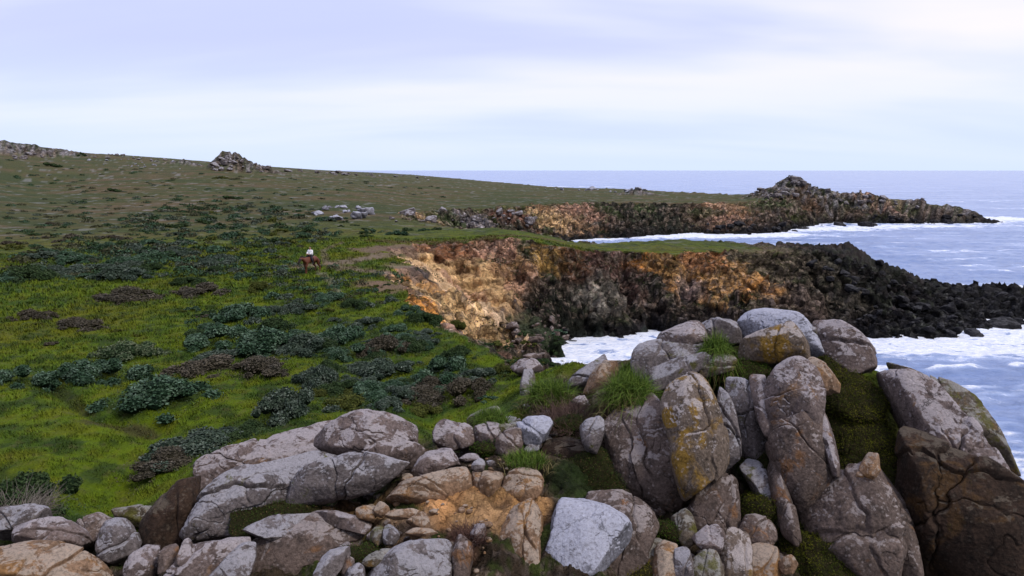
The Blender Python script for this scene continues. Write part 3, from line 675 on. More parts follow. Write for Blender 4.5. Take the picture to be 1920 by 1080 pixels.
def boulder(label, outline, Y, thick, tilt=22, az=0, mat=None, seed=1, p=14, facets=None, rough=1.0, name='boulder', cat='boulder', group=None, ret=False, grow=1.09, nf=9, stria=0.0, kind=None, joints=True):
    """a rounded many-faced stone: its flanks pass through a measured outline, its front and back are cut by planes"""
    ou = np.array(outline, float); ou = np.array(hull2(ou)); cu, cv = ou.mean(0)
    ou = (ou-[cu, cv])*grow+[cu, cv]
    C = P(cu, cv, Y)
    w = C-CAM; w /= np.linalg.norm(w); n = Vector(-w)
    e1 = Vector((1, 0, 0)); e1 = (e1-n*e1.dot(n)).normalized()
    n.rotate(Matrix.Rotation(math.radians(-tilt), 3, e1)); n.rotate(Matrix.Rotation(math.radians(az), 3, 'Z'))
    e1 = (Vector((1, 0, 0))-n*n.x).normalized(); e2 = n.cross(e1)
    n, e1, e2 = map(np.array, (n, e1, e2))
    R = pray(ou[:, 0], ou[:, 1]); T = ((C-CAM)@n)/(R@n); Q = CAM+R*T[:, None]
    loc = Q-C; a = np.abs(loc@e1).max(); b = np.abs(loc@e2).max(); c = thick/2
    C = C - n*c*0.55                                        # the measured outline lies towards the front of the stone
    B = np.stack([e1*a, e2*b, n*c], 1)                      # whitened frame
    PN, PD = [], []
    for i in range(len(Q)):
        p1, p2 = Q[i]-CAM, Q[(i+1) % len(Q)]-CAM; m = np.cross(p1, p2); m /= np.linalg.norm(m)
        d = (Q[i]-C)@m
        if d < 0: m, d = -m, -d
        PN.append(B.T@m); PD.append(max(d, 0.03*a))
    r_ = np.random.default_rng(seed)
    p = max(p, 12)
    fl = [((0, 0, 1), 1.0), ((0, 0, -1), 1.0)]
    if facets is not None: fl += facets
    for k in range(nf):
        f = np.array([r_.uniform(-.8, .8), r_.uniform(-.8, .8), r_.uniform(0.45, 1.1)]); f /= np.linalg.norm(f); fl.append((f, r_.uniform(0.72, 0.97)))
    for k in range(3):
        f = np.array([r_.uniform(-1, 1), r_.uniform(-1, 1), -0.8]); f /= np.linalg.norm(f); fl.append((f, 0.9))
    for f, d in fl:
        f = np.array(f, float); f /= np.linalg.norm(f); PN.append(f); PD.append(d)
    PN = np.array(PN); PD = np.array(PD)
    px = max(np.ptp(ou[:, 0]), np.ptp(ou[:, 1]))
    N_ = 150 if px > 260 else 100 if px > 140 else 52 if px > 70 else 30 if px > 35 else 18
    S, F = cube_sphere(N_)
    p = p*2.4
    g = np.clip(S@PN.T, 0, None)/PD
    # chips and broken corners: many small cuts just under the skin
    ch = r_.normal(size=(26 if px > 120 else 14, 3)); ch[:, 2] = np.abs(ch[:, 2])-0.3; ch /= np.linalg.norm(ch, axis=1, keepdims=True)
    r0 = ((np.clip(ch@PN.T, 0, None)/PD)**p).sum(1)**(-1/p)
    g = np.concatenate([g, np.clip(S@ch.T, 0, None)/(r0*r_.uniform(0.86, 0.98, len(ch)))], 1)
    rr = (g**p).sum(1)**(-1/p)*(len(PN)/3)**(1/p*0.35)
    Y0 = S*rr[:, None]
    # make the stone's measured width and height those of the outline again (rounding the edges shrinks it)
    def seen(Q_):
        D = Q_+C-CAM; cx, cy, cz = D[:, 0], D[:, 1]*math.cos(PITCH)-D[:, 2]*math.sin(PITCH), D[:, 1]*math.sin(PITCH)+D[:, 2]*math.cos(PITCH)
        return 960+FPX*cx/cy, 540-FPX*cz/cy
    for _ in range(3):
        V = Y0@B.T; su, sv = seen(V)
        fu = np.ptp(ou[:, 0])/np.ptp(su); fv = np.ptp(ou[:, 1])/np.ptp(sv)
        B[:, 0] *= fu; B[:, 1] *= fv
        V = Y0@B.T; su, sv = seen(V)
        du_, dv_ = (ou[:, 0].max()+ou[:, 0].min()-su.max()-su.min())/2, (ou[:, 1].max()+ou[:, 1].min()-sv.max()-sv.min())/2
        C = C + e1*du_*(C[1]/FPX) - np.array([0, 0, 1])*dv_*(C[1]/FPX)
    V = Y0@B.T
    s = min(a, b, c)
    off = r_.uniform(-50, 50, 3)
    Wd = V+off; sz = (a+b+c)/3
    rad = V/(np.linalg.norm(V, axis=1, keepdims=True)+1e-9)
    d = fbm3(Wd*0.9/sz, 2, seed)*0.085*s
    d += fbm3(Wd*2.2, 4, seed+5, 0.55)*0.022*min(s, 1.0)
    k = np.abs(fbm3(Wd*1.6/sz, 3, seed+9)); d -= np.maximum(0, 1-k*16)*0.05*s*(fbm3(Wd*0.7/sz, 1, seed+11) > 0.05)           # joints
    d += (fbm3(Wd*6.0, 3, seed+13))*0.014*min(1.5, s+.3)
    if stria:
        ax = Wd@e2; d -= stria*s*np.maximum(0, 0.5-np.abs(np.sin(ax*3.1/b+fbm3(Wd*0.6, 2, seed)*1.3)))*0.5
    if px > 60 and joints:                                              # open fractures running right across the stone
        for q_ in range(1 if px < 140 else 3 if px > 260 else 2):
            fn = e1*r_.uniform(-1, 1)+e2*r_.uniform(-1, 1)+n*r_.uniform(-.3, .3); fn /= np.linalg.norm(fn)
            dist = V@fn-r_.uniform(-.5, .5)*min(a, b)+fbm3(Wd*0.9, 3, seed+20+q_)*0.22*s
            wd = max(0.030, 0.9*(a+b)/N_)
            d -= np.exp(-(dist/wd)**2)*min(0.16, 0.14*s)*sstep(-.3, .2, fbm3(Wd*0.6, 1, seed+30+q_))
            d += np.tanh(dist/wd)*0.04*s
    V = V+rad*(d*rough)[:, None]
    me = mesh_np(name, V, F, True, None, [mat])
    o = link(name, me, tuple(C), label=label, cat=cat, group=group, kind=kind)
    if ret: return o, V+C, F
    return o

BL = [
 # ---- left bottom corner
 ("bluish grey rounded boulder at the very left edge, highest of the corner heap", [(-10,955),(20,949),(60,948),(88,958),(93,970),(75,985),(50,995),(25,1012),(-10,1012)], 19.6, 1.5, GR_GREY, 11, {}),
 ("pinkish grey blocky boulder leaning under the bluish one at the far left", [(26,1012),(50,990),(92,973),(120,972),(138,985),(150,1008),(168,1032),(120,1032),(60,1024)], 18.9, 1.3, GR_PINK, 12, {}),
 ("broad tan boulder with an ochre stain in the bottom left corner", [(-20,1022),(40,1021),(90,1020),(140,1034),(175,1050),(210,1084),(205,1120),(-20,1120)], 17.6, 1.6, GR_TAN, 13, {'tilt': 35}),
 ("squat brownish boulder behind the round grey one in the left heap", [(142,988),(165,965),(192,960),(216,966),(214,985),(190,1000),(180,1025),(160,1020)], 20.2, 1.3, GR_BROWN, 14, {}),
 ("round grey upright boulder in the middle of the left heap", [(182,1005),(198,982),(222,970),(248,972),(262,990),(262,1015),(248,1038),(215,1054),(190,1045),(178,1028)], 19.2, 1.2, GR_GREY, 15, {}),
 ("flat mossy pale rock lying in the grass behind the left heap", [(214,966),(250,957),(300,948),(292,972),(268,990),(236,984)], 21.2, 1.2, GR_MOSSY, 16, {}),
 ("dark lichen-edged slab leaning against the left end of the long ridge boulder", [(262,985),(285,958),(325,922),(360,898),(372,905),(368,940),(345,985),(335,1022),(300,1030),(266,1012)], 20.2, 1.5, GR_DARK, 17, {'tilt': 5, 'az': -25, 'mat2': 1}),
 ("small rounded pinkish boulder at the bottom below the dark slab", [(234,1066),(248,1038),(272,1025),(297,1027),(298,1050),(292,1082),(262,1098),(236,1096)], 17.9, 1.0, GR_PINK, 18, {}),
 ("narrow dark upright stone squeezed between two pinkish rocks at the bottom", [(297,1032),(312,1022),(334,1021),(334,1045),(320,1068),(298,1074)], 18.0, 0.8, GR_BROWN, 19, {}),
 ("pointed triangular pinkish stone below the end of the long lower slab", [(351,1013),(366,1030),(378,1056),(350,1072),(328,1064),(338,1040)], 17.6, 0.7, GR_PINK, 20, {'p': 16}),
 # ---- the long slabs
 ("long whale-backed grey slab forming the left half of the ridge, topmost of the three", [(362,900),(368,880),(392,860),(440,834),(500,808),(560,793),(640,786),(690,790),(700,850),(620,856),(560,872),(490,900),(420,938),(374,932)], 23.9, 2.4, GR_PINK, 21, {'tilt': 18, 'facets': [((0.05,-0.9,0.5),0.42), ((0,.6,.8),.8)], 'stria': .3, 'grow': 1.0}),
 ("smooth domed pinkish boulder at the right end of the long ridge", [(600,800),(655,795),(690,778),(728,772),(762,778),(782,800),(784,825),(770,852),(764,880),(735,885),(640,856),(600,850)], 22.9, 2.4, GR_PINK, 22, {'tilt': 25, 'p': 6}),
 ("long pale speckled slab lying below the whale-backed one", [(337,985),(345,958),(385,930),(440,905),(520,873),(590,855),(640,846),(670,850),(650,900),(600,922),(540,945),(470,968),(420,990),(380,1022),(346,1020)], 20.2, 2.2, GR_GREY, 23, {'tilt': 16, 'facets': [((0.1,-0.9,0.45),0.45), ((-.1,.8,.6),.75)], 'grow': 0.99, 'p': 9}),
 ("mottled right half of the split lower slab with a deep crack under it", [(600,856),(660,846),(738,848),(765,855),(764,880),(740,902),(660,914),(600,932),(540,950),(540,915),(570,885)], 20.6, 2.0, GR_GREY, 24, {'tilt': 22, 'grow': 1.03, 'facets': [((0.1,-0.8,0.5),0.55)]}),
 ("pale lichen-topped ledge above the big dark-fronted slab", [(460,1006),(485,985),(530,968),(575,963),(600,975),(560,990),(505,1004),(468,1020)], 18.9, 0.9, GR_GREY, 25, {'tilt': 35, 'm': 1}),
 ("big rounded slab with a dark front at the bottom left of centre", [(462,1030),(500,1004),(560,985),(600,963),(650,966),(684,985),(688,1005),(660,1024),(640,1060),(600,1100),(470,1110)], 18.9, 1.8, GR_BROWN, 26, {'tilt': 12, 'facets': [((0,0.75,0.6),0.7)]}),
 ("low pinkish wedge running up from the bottom edge beside the triangular stone", [(300,1086),(350,1064),(400,1030),(440,1012),(462,1016),(440,1042),(400,1080),(380,1110),(300,1110)], 17.8, 1.0, GR_PINK, 27, {}),
 ("grey triangular slab with white lichen flecks at the bottom edge", [(388,1090),(430,1050),(462,1020),(478,1036),(478,1062),(468,1090),(450,1110),(380,1110)], 17.4, 0.8, GR_GREY, 28, {'m': 1}),
 ("long narrow grey stone slanting up from the bottom edge", [(588,1090),(605,1062),(628,1040),(645,1026),(656,1032),(648,1052),(625,1085),(605,1100)], 17.0, 0.6, GR_GREY, 29, {}),
 ("thin dark stone tucked beside the slanting narrow one", [(644,1058),(654,1042),(664,1048),(662,1062),(650,1082),(640,1080)], 17.1, 0.5, GR_BROWN, 30, {}),
 ("small pale rounded stone on the bottom edge right of the slanting ones", [(648,1090),(658,1066),(674,1056),(684,1062),(682,1085),(670,1100)], 16.8, 0.5, GR_GREY, 31, {'m': 1}),
 ("loaf-shaped greenish grey stone lying level near the bottom", [(682,1056),(690,1042),(715,1032),(742,1029),(752,1038),(738,1056),(705,1066),(686,1066)], 17.4, 0.6, GR_MOSSY, 32, {}),
 ("large triangular mauve-grey slab rising to the right on the bottom edge", [(692,1090),(730,1062),(780,1030),(822,1012),(842,1014),(846,1034),(842,1062),(840,1100),(700,1100)], 17.4, 1.1, GR_GREY, 33, {'p': 13, 'tilt': 30}),
 ("narrow dark standing slab right of the mauve triangular one", [(845,1010),(866,1006),(884,1022),(884,1060),(880,1100),(848,1100),(846,1040)], 17.6, 0.8, GR_BROWN, 34, {'p': 13}),
 ("upright grey pebble-shaped stone in the gravel hollow", [(718,1006),(722,990),(732,984),(745,998),(748,1014),(735,1022),(722,1020)], 18.2, 0.5, GR_GREY, 35, {}),
 ("greenish stone standing next to the upright grey one in the gravel", [(694,1010),(698,992),(710,986),(722,992),(722,1012),(708,1022)], 18.4, 0.5, GR_MOSSY, 36, {}),
 ("broken tan stone with a dark hollow beneath it in the middle of the gravel", [(724,968),(740,957),(768,953),(786,960),(778,972),(742,974)], 18.9, 0.5, GR_TAN, 37, {}),
 ("tan angular stone pointing right beside the gravel hollow", [(764,978),(782,962),(796,960),(804,975),(806,988),(790,994)], 18.7, 0.5, GR_TAN, 38, {'p': 15}),
 ("flat tan chip lying in front of the angular tan stone", [(762,1000),(780,990),(805,990),(820,1000),(800,1005),(770,1006)], 18.3, 0.35, GR_TAN, 39, {}),
 ("tan lump half buried under the split slab's right end", [(668,950),(685,948),(705,952),(708,965),(692,978),(675,970)], 19.5, 0.6, GR_TAN, 40, {}),
 ("small ochre stone leaning beside the half buried tan lump", [(702,952),(715,941),(727,948),(730,962),(716,970),(705,966)], 19.5, 0.5, GR_TAN, 41, {}),
 ("grey-brown flat rock between the dark-fronted slab and the tan lump", [(596,966),(640,958),(680,966),(694,985),(684,1000),(650,990)], 19.4, 0.8, GR_PINK, 42, {'tilt': 40}),
 # ---- the tan saddle
 ("long tan wedge-shaped boulder with a smooth top in the saddle", [(730,940),(755,920),(800,896),(850,879),(876,880),(888,894),(886,915),(850,930),(800,944),(770,950),(740,950)], 20.4, 1.3, GR_TAN, 43, {'p': 12, 'tilt': 34, 'facets': [((0.25,-0.85,0.5),0.5)]}),
 ("round pink-grey boulder right behind the tan wedge", [(772,884),(782,862),(808,846),(840,843),(860,856),(856,872),(835,882),(800,892),(778,898)], 21.8, 1.3, GR_PINK, 44, {}),
 ("small dark-sided stone beside the domed end of the ridge", [(768,836),(780,832),(796,842),(798,856),(785,864),(768,862)], 23.2, 0.7, GR_BROWN, 45, {}),
 ("small tan stone lodged left of the round pink-grey boulder", [(750,905),(758,890),(772,888),(776,900),(764,910)], 21.4, 0.5, GR_TAN, 46, {}),
 ("big egg-shaped pinkish boulder against the grass, left of the saddle row", [(812,818),(822,795),(850,787),(872,790),(886,806),(882,832),(870,842),(845,846),(818,838)], 23.6, 1.5, GR_PINK, 47, {'p': 7}),
 ("pale flat boulder behind the saddle row under the bright grass tuft", [(878,798),(892,775),(915,762),(942,762),(938,780),(915,792),(890,802)], 25.2, 1.3, GR_MOSSY, 48, {}),
 ("pinkish boulder with a furrow in the saddle row, moss beneath it", [(884,824),(895,800),(915,793),(940,796),(950,806),(944,828),(925,840),(896,842)], 23.8, 1.2, GR_PINK, 49, {}),
 ("low greenish stone between the furrowed and the dark wedge boulder", [(926,800),(945,795),(962,798),(960,808),(940,815)], 24.0, 0.7, GR_MOSSY, 50, {}),
 ("dark wedge boulder with a pale top left of the white-topped block", [(928,850),(934,818),(958,803),(975,806),(980,830),(972,852),(950,860)], 23.2, 1.1, GR_BROWN, 51, {}),
 ("bluish white block with a flat top in the middle of the saddle row", [(972,796),(990,782),(1020,779),(1034,784),(1036,804),(1018,828),(1000,840),(982,824)], 23.8, 1.3, GR_PALE, 52, {'p': 13, 'm': 1}),
 ("small pale stone lying on the soil below the saddle row", [(884,875),(890,864),(905,860),(910,870),(906,882),(890,884)], 21.6, 0.45, GR_GREY, 53, {}),
 ("tiny pale pebble right of the small pale stone", [(912,868),(922,863),(928,869),(920,875)], 21.7, 0.25, GR_GREY, 54, {}),
 ("flat mauve stone behind the small pale stone", [(862,862),(875,852),(895,850),(898,860),(880,868)], 22.3, 0.5, GR_PINK, 55, {}),
 ("half hidden dark boulder in the shade beneath the white-topped block", [(1015,850),(1030,828),(1062,820),(1092,828),(1112,850),(1098,872),(1050,876),(1022,868)], 23.4, 1.1, GR_DARK, 56, {}),
 ("wedge-shaped grey stone leaning on the big brown split boulder", [(1088,806),(1102,788),(1124,782),(1132,790),(1130,815),(1120,848),(1104,842)], 23.0, 0.9, GR_GREY, 57, {'p': 12}),
 ("ochre block with a rounded shoulder, left of the two in the saddle", [(884,915),(888,892),(905,884),(938,888),(942,905),(935,925),(912,938),(890,934)], 20.9, 1.1, GR_TAN, 58, {'p': 10, 'smooth': 1}),
 ("ochre block with a pink top above the tall tan slab", [(942,905),(950,886),(985,881),(1006,884),(1017,905),(1012,930),(985,944),(952,938)], 20.8, 1.2, GR_TAN, 59, {'p': 10}),
 ("small hollow ochre stone stuck on the clay face", [(964,922),(970,912),(984,910),(984,922),(974,934),(966,932)], 20.0, 0.3, GR_TAN, 60, {}),
 ("tall tan slab with a pink speckled face rising from the bottom edge", [(920,1100),(925,1040),(938,985),(962,960),(1000,942),(1020,950),(1018,985),(1008,1030),(1000,1100)], 18.9, 1.5, GR_TAN, 61, {'p': 13, 'tilt': 26}),
 ("bright white lichen-covered slab at the bottom centre", [(1020,1100),(1024,1030),(1034,965),(1050,938),(1078,936),(1110,956),(1150,962),(1178,990),(1180,1008),(1150,1036),(1110,1070),(1085,1100)], 18.8, 1.6, GR_PALE, 62, {'p': 12, 'tilt': 30, 'joints': False}),
 ("dark brown rock behind the right edge of the white slab", [(1120,935),(1160,928),(1200,945),(1232,975),(1226,1008),(1190,1050),(1140,1100),(1080,1100),(1150,1030),(1180,1000),(1150,955)], 19.3, 1.6, GR_BROWN, 63, {'tilt': 15}),
 # ---- upper middle
 ("slim bluish spire standing at the head of the gully", [(978,712),(982,698),(994,694),(1003,704),(1004,735),(1002,760),(982,764),(976,740)], 30.5, 1.0, GR_GREY, 64, {}),
 ("brown block below the bluish spire", [(975,790),(978,765),(1000,758),(1015,768),(1012,785),(995,794)], 28.5, 1.1, GR_PINK, 65, {}),
 ("reddish slab leaning into the gully above the spire", [(958,690),(975,672),(1000,678),(1015,692),(1000,702),(975,704)], 36.0, 1.6, GR_PINK, 66, {}),
 ("grey fin of rock at the edge of the surf, left of the outcrop top", [(1068,738),(1080,715),(1105,692),(1138,668),(1150,672),(1135,700),(1105,728),(1085,742)], 29.5, 1.4, GR_GREY, 67, {'p': 12}),
 ("tan triangular slab right beside the grey fin", [(1098,738),(1112,712),(1138,686),(1156,676),(1160,690),(1158,706),(1130,722)], 28.6, 1.1, GR_TAN, 68, {'p': 15}),
 ("brown knob below the grey fin beside the twiggy bush", [(1118,765),(1112,745),(1122,732),(1142,732),(1150,750),(1142,768)], 26.8, 0.9, GR_BROWN, 69, {}),
 ("small grey-brown knob left of the brown one by the twiggy bush", [(1068,762),(1075,745),(1095,742),(1104,755),(1095,768)], 27.2, 0.8, GR_PINK, 70, {}),
 # ---- the outcrop top
 ("pink speckled upper boulder at the left end of the outcrop top", [(1232,648),(1244,625),(1266,608),(1300,603),(1318,618),(1326,640),(1300,655),(1250,662)], 27.6, 1.9, GR_PINK, 71, {}),
 ("bluish grey slab with a rounded left end below the pink speckled one", [(1190,690),(1196,662),(1212,648),(1250,640),(1300,638),(1328,648),(1330,660),(1290,678),(1245,700),(1222,714),(1196,714)], 26.9, 1.8, GR_GREY, 72, {'tilt': 26, 'facets': [((0.2,-0.7,0.7),0.6)]}),
 ("long thin grey slab slanting below the bluish one", [(1212,726),(1235,700),(1275,680),(1318,662),(1330,664),(1318,680),(1280,700),(1245,720),(1222,732)], 26.2, 0.9, GR_GREY, 73, {'p': 12}),
 ("mossy-topped wedge stone below the grass tuft on the outcrop", [(1302,700),(1318,680),(1345,660),(1366,662),(1380,680),(1372,694),(1340,700),(1318,708)], 26.2, 1.1, GR_MOSSY, 74, {'p': 12}),
 ("dull grey boulder behind the grass tuft on the skyline of the outcrop", [(1310,612),(1326,600),(1352,597),(1378,604),(1390,622),(1388,645),(1360,652),(1325,640)], 28.4, 1.7, GR_GREY, 75, {}),
 ("great pale whaleback boulder, highest point of the outcrop", [(1384,628),(1394,603),(1415,590),(1440,583),(1468,586),(1492,600),(1512,625),(1535,650),(1548,668),(1500,690),(1430,660)], 27.8, 2.3, GR_PALE, 76, {'p': 7, 'tilt': 20, 'joints': False}),
 ("gold-stained boulder lying against the pale whaleback", [(1388,655),(1402,636),(1430,618),(1460,607),(1482,612),(1502,640),(1512,668),(1480,676),(1440,676),(1402,682)], 26.6, 1.6, GR_GOLD, 77, {'p': 9, 'facets': [((-0.2,-0.8,0.6),0.65)]}),
 ("tan-pink round-backed boulder on the right shoulder above the sea", [(1530,625),(1536,606),(1560,604),(1590,610),(1612,628),(1630,655),(1644,688),(1632,704),(1600,700),(1565,676),(1542,650)], 26.6, 2.0, GR_PINK, 78, {'p': 7}),
 ("small grey stone between the whaleback and the right shoulder boulder", [(1508,616),(1520,610),(1532,618),(1534,634),(1520,636)], 27.4, 0.8, GR_GREY, 79, {}),
 # ---- the big split stack
 ("huge rust-topped brown boulder, left half of the split pair", [(1130,805),(1140,785),(1165,760),(1200,744),(1230,738),(1233,790),(1238,850),(1262,915),(1284,950),(1256,978),(1222,970),(1175,935),(1145,892),(1140,850)], 22.9, 2.2, GR_BROWN, 80, {'grow': 1.0, 'p': 8, 'tilt': 14, 'az': -10, 'facets': [((-0.1,0.75,0.6),0.78)]}),
 ("huge pale-topped egg boulder with ochre streaks, right half of the split pair", [(1236,790),(1234,750),(1246,722),(1275,702),(1305,697),(1335,714),(1352,740),(1365,790),(1366,850),(1345,888),(1312,922),(1286,943),(1262,900),(1246,850)], 21.7, 2.4, GR_GOLD, 81, {'grow': 0.99, 'p': 7, 'tilt': 14, 'facets': [((0,0.8,0.6),0.8)]}),
 ("thin grey shell of rock along the right flank of the egg boulder", [(1345,735),(1360,745),(1378,785),(1388,830),(1386,858),(1360,885),(1340,892),(1350,850),(1360,800)], 22.6, 1.3, GR_GREY, 82, {'p': 10}),
 ("angular boulder with a white rim wedged under the egg boulder", [(1292,942),(1318,910),(1345,890),(1376,888),(1383,920),(1385,975),(1372,1000),(1350,1010),(1325,1030),(1305,1000)], 20.9, 1.5, GR_BROWN, 83, {'p': 13, 'tilt': 14, 'm': 1}),
 ("smooth grey-green panel of rock between the egg boulder and the tall stack", [(1362,728),(1378,712),(1405,716),(1420,745),(1440,800),(1450,845),(1440,870),(1400,862),(1388,820),(1372,770)], 23.9, 1.4, GR_GREY, 84, {'p': 12, 'tilt': 12}),
 ("narrow rib of rock along the left side of the tall stack", [(1406,722),(1416,706),(1432,706),(1442,750),(1458,800),(1452,822),(1436,800),(1420,765)], 23.4, 1.0, GR_PINK, 85, {'p': 12}),
 ("blue-capped upper boulder of the tall stack", [(1432,708),(1440,688),(1465,672),(1495,670),(1520,680),(1532,704),(1542,745),(1520,765),(1490,770),(1468,795),(1456,806),(1440,765)], 23.1, 1.9, GR_PINK, 86, {'p': 8, 'tilt': 16, 'facets': [((0,0.8,0.6),0.75)]}),
 ("pale tan flake on the right shoulder of the tall stack", [(1512,672),(1535,674),(1556,690),(1574,722),(1575,738),(1548,738),(1530,700)], 23.8, 1.1, GR_TAN, 87, {'p': 12, 'm': 1}),
 ("massive smooth brown lower boulder of the tall stack", [(1444,830),(1452,795),(1480,762),(1512,745),(1536,748),(1552,800),(1566,860),(1572,885),(1545,910),(1512,955),(1492,960),(1470,900)], 22.0, 2.0, GR_BROWN, 88, {'p': 10, 'tilt': 12, 'facets': [((0.8,0.2,0.6),0.75)]}),
 ("pale streaked strip of rock down the right side of the tall stack", [(1524,762),(1540,765),(1556,800),(1572,860),(1574,890),(1562,885),(1546,830)], 21.9, 1.0, GR_PINK, 89, {'m': 1}),
 ("broad fluted boulder at the foot of the tall stack", [(1498,962),(1520,930),(1548,905),(1590,902),(1630,870),(1650,868),(1668,905),(1682,960),(1690,1020),(1668,1100),(1620,1100),(1560,1020),(1516,995)], 20.4, 2.2, GR_BROWN, 90, {'p': 9, 'tilt': 16, 'stria': .5, 'facets': [((-0.5,0.5,0.6),0.75)]}),
 ("cream flat-topped stone catching light above the fluted boulder", [(1600,900),(1612,872),(1632,850),(1646,850),(1652,872),(1640,890),(1610,915)], 20.9, 1.0, GR_TAN, 91, {'p': 12}),
 ("narrow pointed rib beside the dark cliff right of the fluted boulder", [(1648,898),(1662,884),(1676,892),(1700,950),(1722,1010),(1730,1060),(1725,1100),(1690,1100),(1680,1000)], 20.6, 1.3, GR_BROWN, 92, {'p': 12}),
 ("grey stone half sunk in the moss near the tall stack's foot", [(1388,878),(1402,862),(1420,868),(1430,890),(1450,920),(1440,940),(1412,930),(1400,905)], 22.2, 0.9, GR_GREY, 95, {}),
 ("brown cracked block below the moss patch right of the rim-topped boulder", [(1390,990),(1400,972),(1430,965),(1450,975),(1455,1010),(1440,1030),(1400,1028),(1388,1010)], 20.2, 1.0, GR_BROWN, 96, {'p': 12}),
 ("narrow brown rib descending between the moss patch and the tall stack", [(1440,880),(1455,860),(1470,905),(1488,960),(1500,1000),(1492,1020),(1468,1000),(1450,950)], 21.0, 0.9, GR_BROWN, 97, {'p': 12}),
 ("small grey triangular stone under the junction of the split pair", [(1262,980),(1282,962),(1296,980),(1302,1008),(1286,1022),(1266,1008)], 20.4, 0.7, GR_MOSSY, 98, {'p': 12, 'grow': 1.28}),
 ("pinkish block wedged below the white-rimmed boulder", [(1306,1008),(1326,990),(1350,988),(1356,1010),(1345,1034),(1322,1030)], 19.6, 0.7, GR_PINK, 99, {'p': 12, 'grow': 1.28}),
 ("yellow lichen-stained block on the bottom edge, right of centre", [(1355,1030),(1372,1005),(1395,1000),(1405,1040),(1402,1100),(1365,1100)], 19.2, 0.8, GR_GOLD, 100, {'p': 12, 'grow': 1.28}),
 ("mossy yellowish block on the bottom edge by the white slab", [(1160,1100),(1172,1050),(1210,1020),(1240,1016),(1262,1030),(1258,1100)], 19.2, 1.2, GR_MOSSY, 101, {'p': 12, 'grow': 1.28}),
 ("orange-stained rock on the bottom edge left of the bluish stone", [(1228,1100),(1232,1040),(1250,1022),(1266,1030),(1268,1100)], 18.8, 0.6, GR_TAN, 102, {'p': 12, 'grow': 1.28}),
 ("bluish dark stone standing on the bottom edge", [(1266,1100),(1268,1042),(1284,1034),(1296,1044),(1300,1100)], 18.6, 0.7, GR_GREY, 103, {'p': 13, 'grow': 1.28}),
 ("brownish striped stone on the bottom edge right of the bluish one", [(1302,1100),(1304,1052),(1322,1036),(1342,1044),(1352,1062),(1352,1100)], 18.6, 0.7, GR_MOSSY, 104, {'p': 12, 'grow': 1.28}),
 ("cream rubbly block on the bottom edge below the cracked block", [(1396,1100),(1400,1040),(1425,1026),(1452,1034),(1458,1070),(1450,1100)], 19.0, 1.0, GR_TAN, 105, {'p': 12, 'grow': 1.28}),
 ("pale round stone at the bottom in front of the moss mound", [(1462,1062),(1470,1046),(1484,1044),(1492,1058),(1486,1072),(1470,1074)], 18.8, 0.5, GR_TAN, 106, {'grow': 1.28}),
 # ---- the seaward slab
 ("long pale speckled slab descending to the right above the dark sea cliff", [(1642,712),(1652,696),(1672,688),(1700,706),(1760,756),(1830,806),(1890,866),(1945,930),(1945,1000),(1880,930),(1820,880),(1760,840),(1700,830),(1664,770)], 22.4, 2.6, GR_PINK, 107, {'p': 11, 'tilt': 24, 'az': 12, 'rough': 1.2, 'grow': 1.0, 'm': 2}),
 ("greenish brown rear edge of rock between the pale slab and the sea", [(1668,688),(1690,684),(1725,700),(1770,735),(1815,785),(1850,818),(1900,880),(1880,880),(1800,810),(1720,745)], 23.8, 2.0, GR_MOSSY, 108, {'p': 10}),
 ("towering dark brown cliff face filling the bottom right corner", [(1672,830),(1690,800),(1740,815),(1800,860),(1860,905),(1990,985),(1995,1120),(1735,1120),(1712,1020),(1684,930)], 20.8, 3.0, GR_DARK, 109, {'p': 14, 'tilt': 2, 'az': 8, 'rough': 1.1, 'grow': 1.0}),
]
for lab, outl, Yd, th, mt, sd_, kw in BL:
    k = {a: b for a, b in kw.items() if a in ('tilt', 'az', 'p', 'facets', 'stria', 'rough', 'grow', 'joints')}
    boulder(lab, outl, Yd, th, mat=mt, seed=sd_, **k)

# loose stones: a handful of shared shapes, each stone an object of its own
def stone_mesh(seed, n=12, mat=None, flat=0.65):
    r_ = np.random.default_rng(seed); S, F = cube_sphere(n)
    PN = r_.normal(size=(11, 3)); PN /= np.linalg.norm(PN, axis=1, keepdims=True); PD = r_.uniform(0.7, 1.0, 11)
    PN = np.concatenate([PN, np.eye(3), -np.eye(3)]); PD = np.concatenate([PD, np.ones(6)])
    rr = ((np.clip(S@PN.T, 0, None)/PD)**30).sum(1)**(-1/30)
    V = S*rr[:, None]*np.array([1, 0.8, flat]); V += S*(fbm3(V*2+seed, 4, seed)*0.14)[:, None]
    return mesh_np('stone', V, F, mat not in (GR_BLACK,), None, [mat])
def stone_set(mat, seed, n=12, k=6, flat=0.65): return [stone_mesh(seed+i, n, mat, flat) for i in range(k)]
S_GREY = stone_set(GR_GREY, 500, 14); S_PINK = stone_set(GR_PINK, 520, 12); S_TAN = stone_set(GR_TAN, 540, 10); S_BLACK = stone_set(GR_BLACK, 560, 12, 6, 0.7); S_BROWN = stone_set(GR_BROWN, 580, 10)
S_PALE = stone_set(GR_PALE, 600, 12)
def stones(ms, spots, name, label, cat, group, sink=0.25, r_=random.Random(5)):
    for i, (x, y, s) in enumerate(spots):
        z = float(ground_z(np.array([x]), np.array([y]))[0])
        link(name, ms[i % len(ms)], (x, y, z+s*(0.5-sink)), (r_.uniform(-.3, .3), r_.uniform(-.3, .3), r_.uniform(0, 6.28)), (s, s*r_.uniform(.7, 1), s*r_.uniform(.6, 1.0)), label, cat, group)
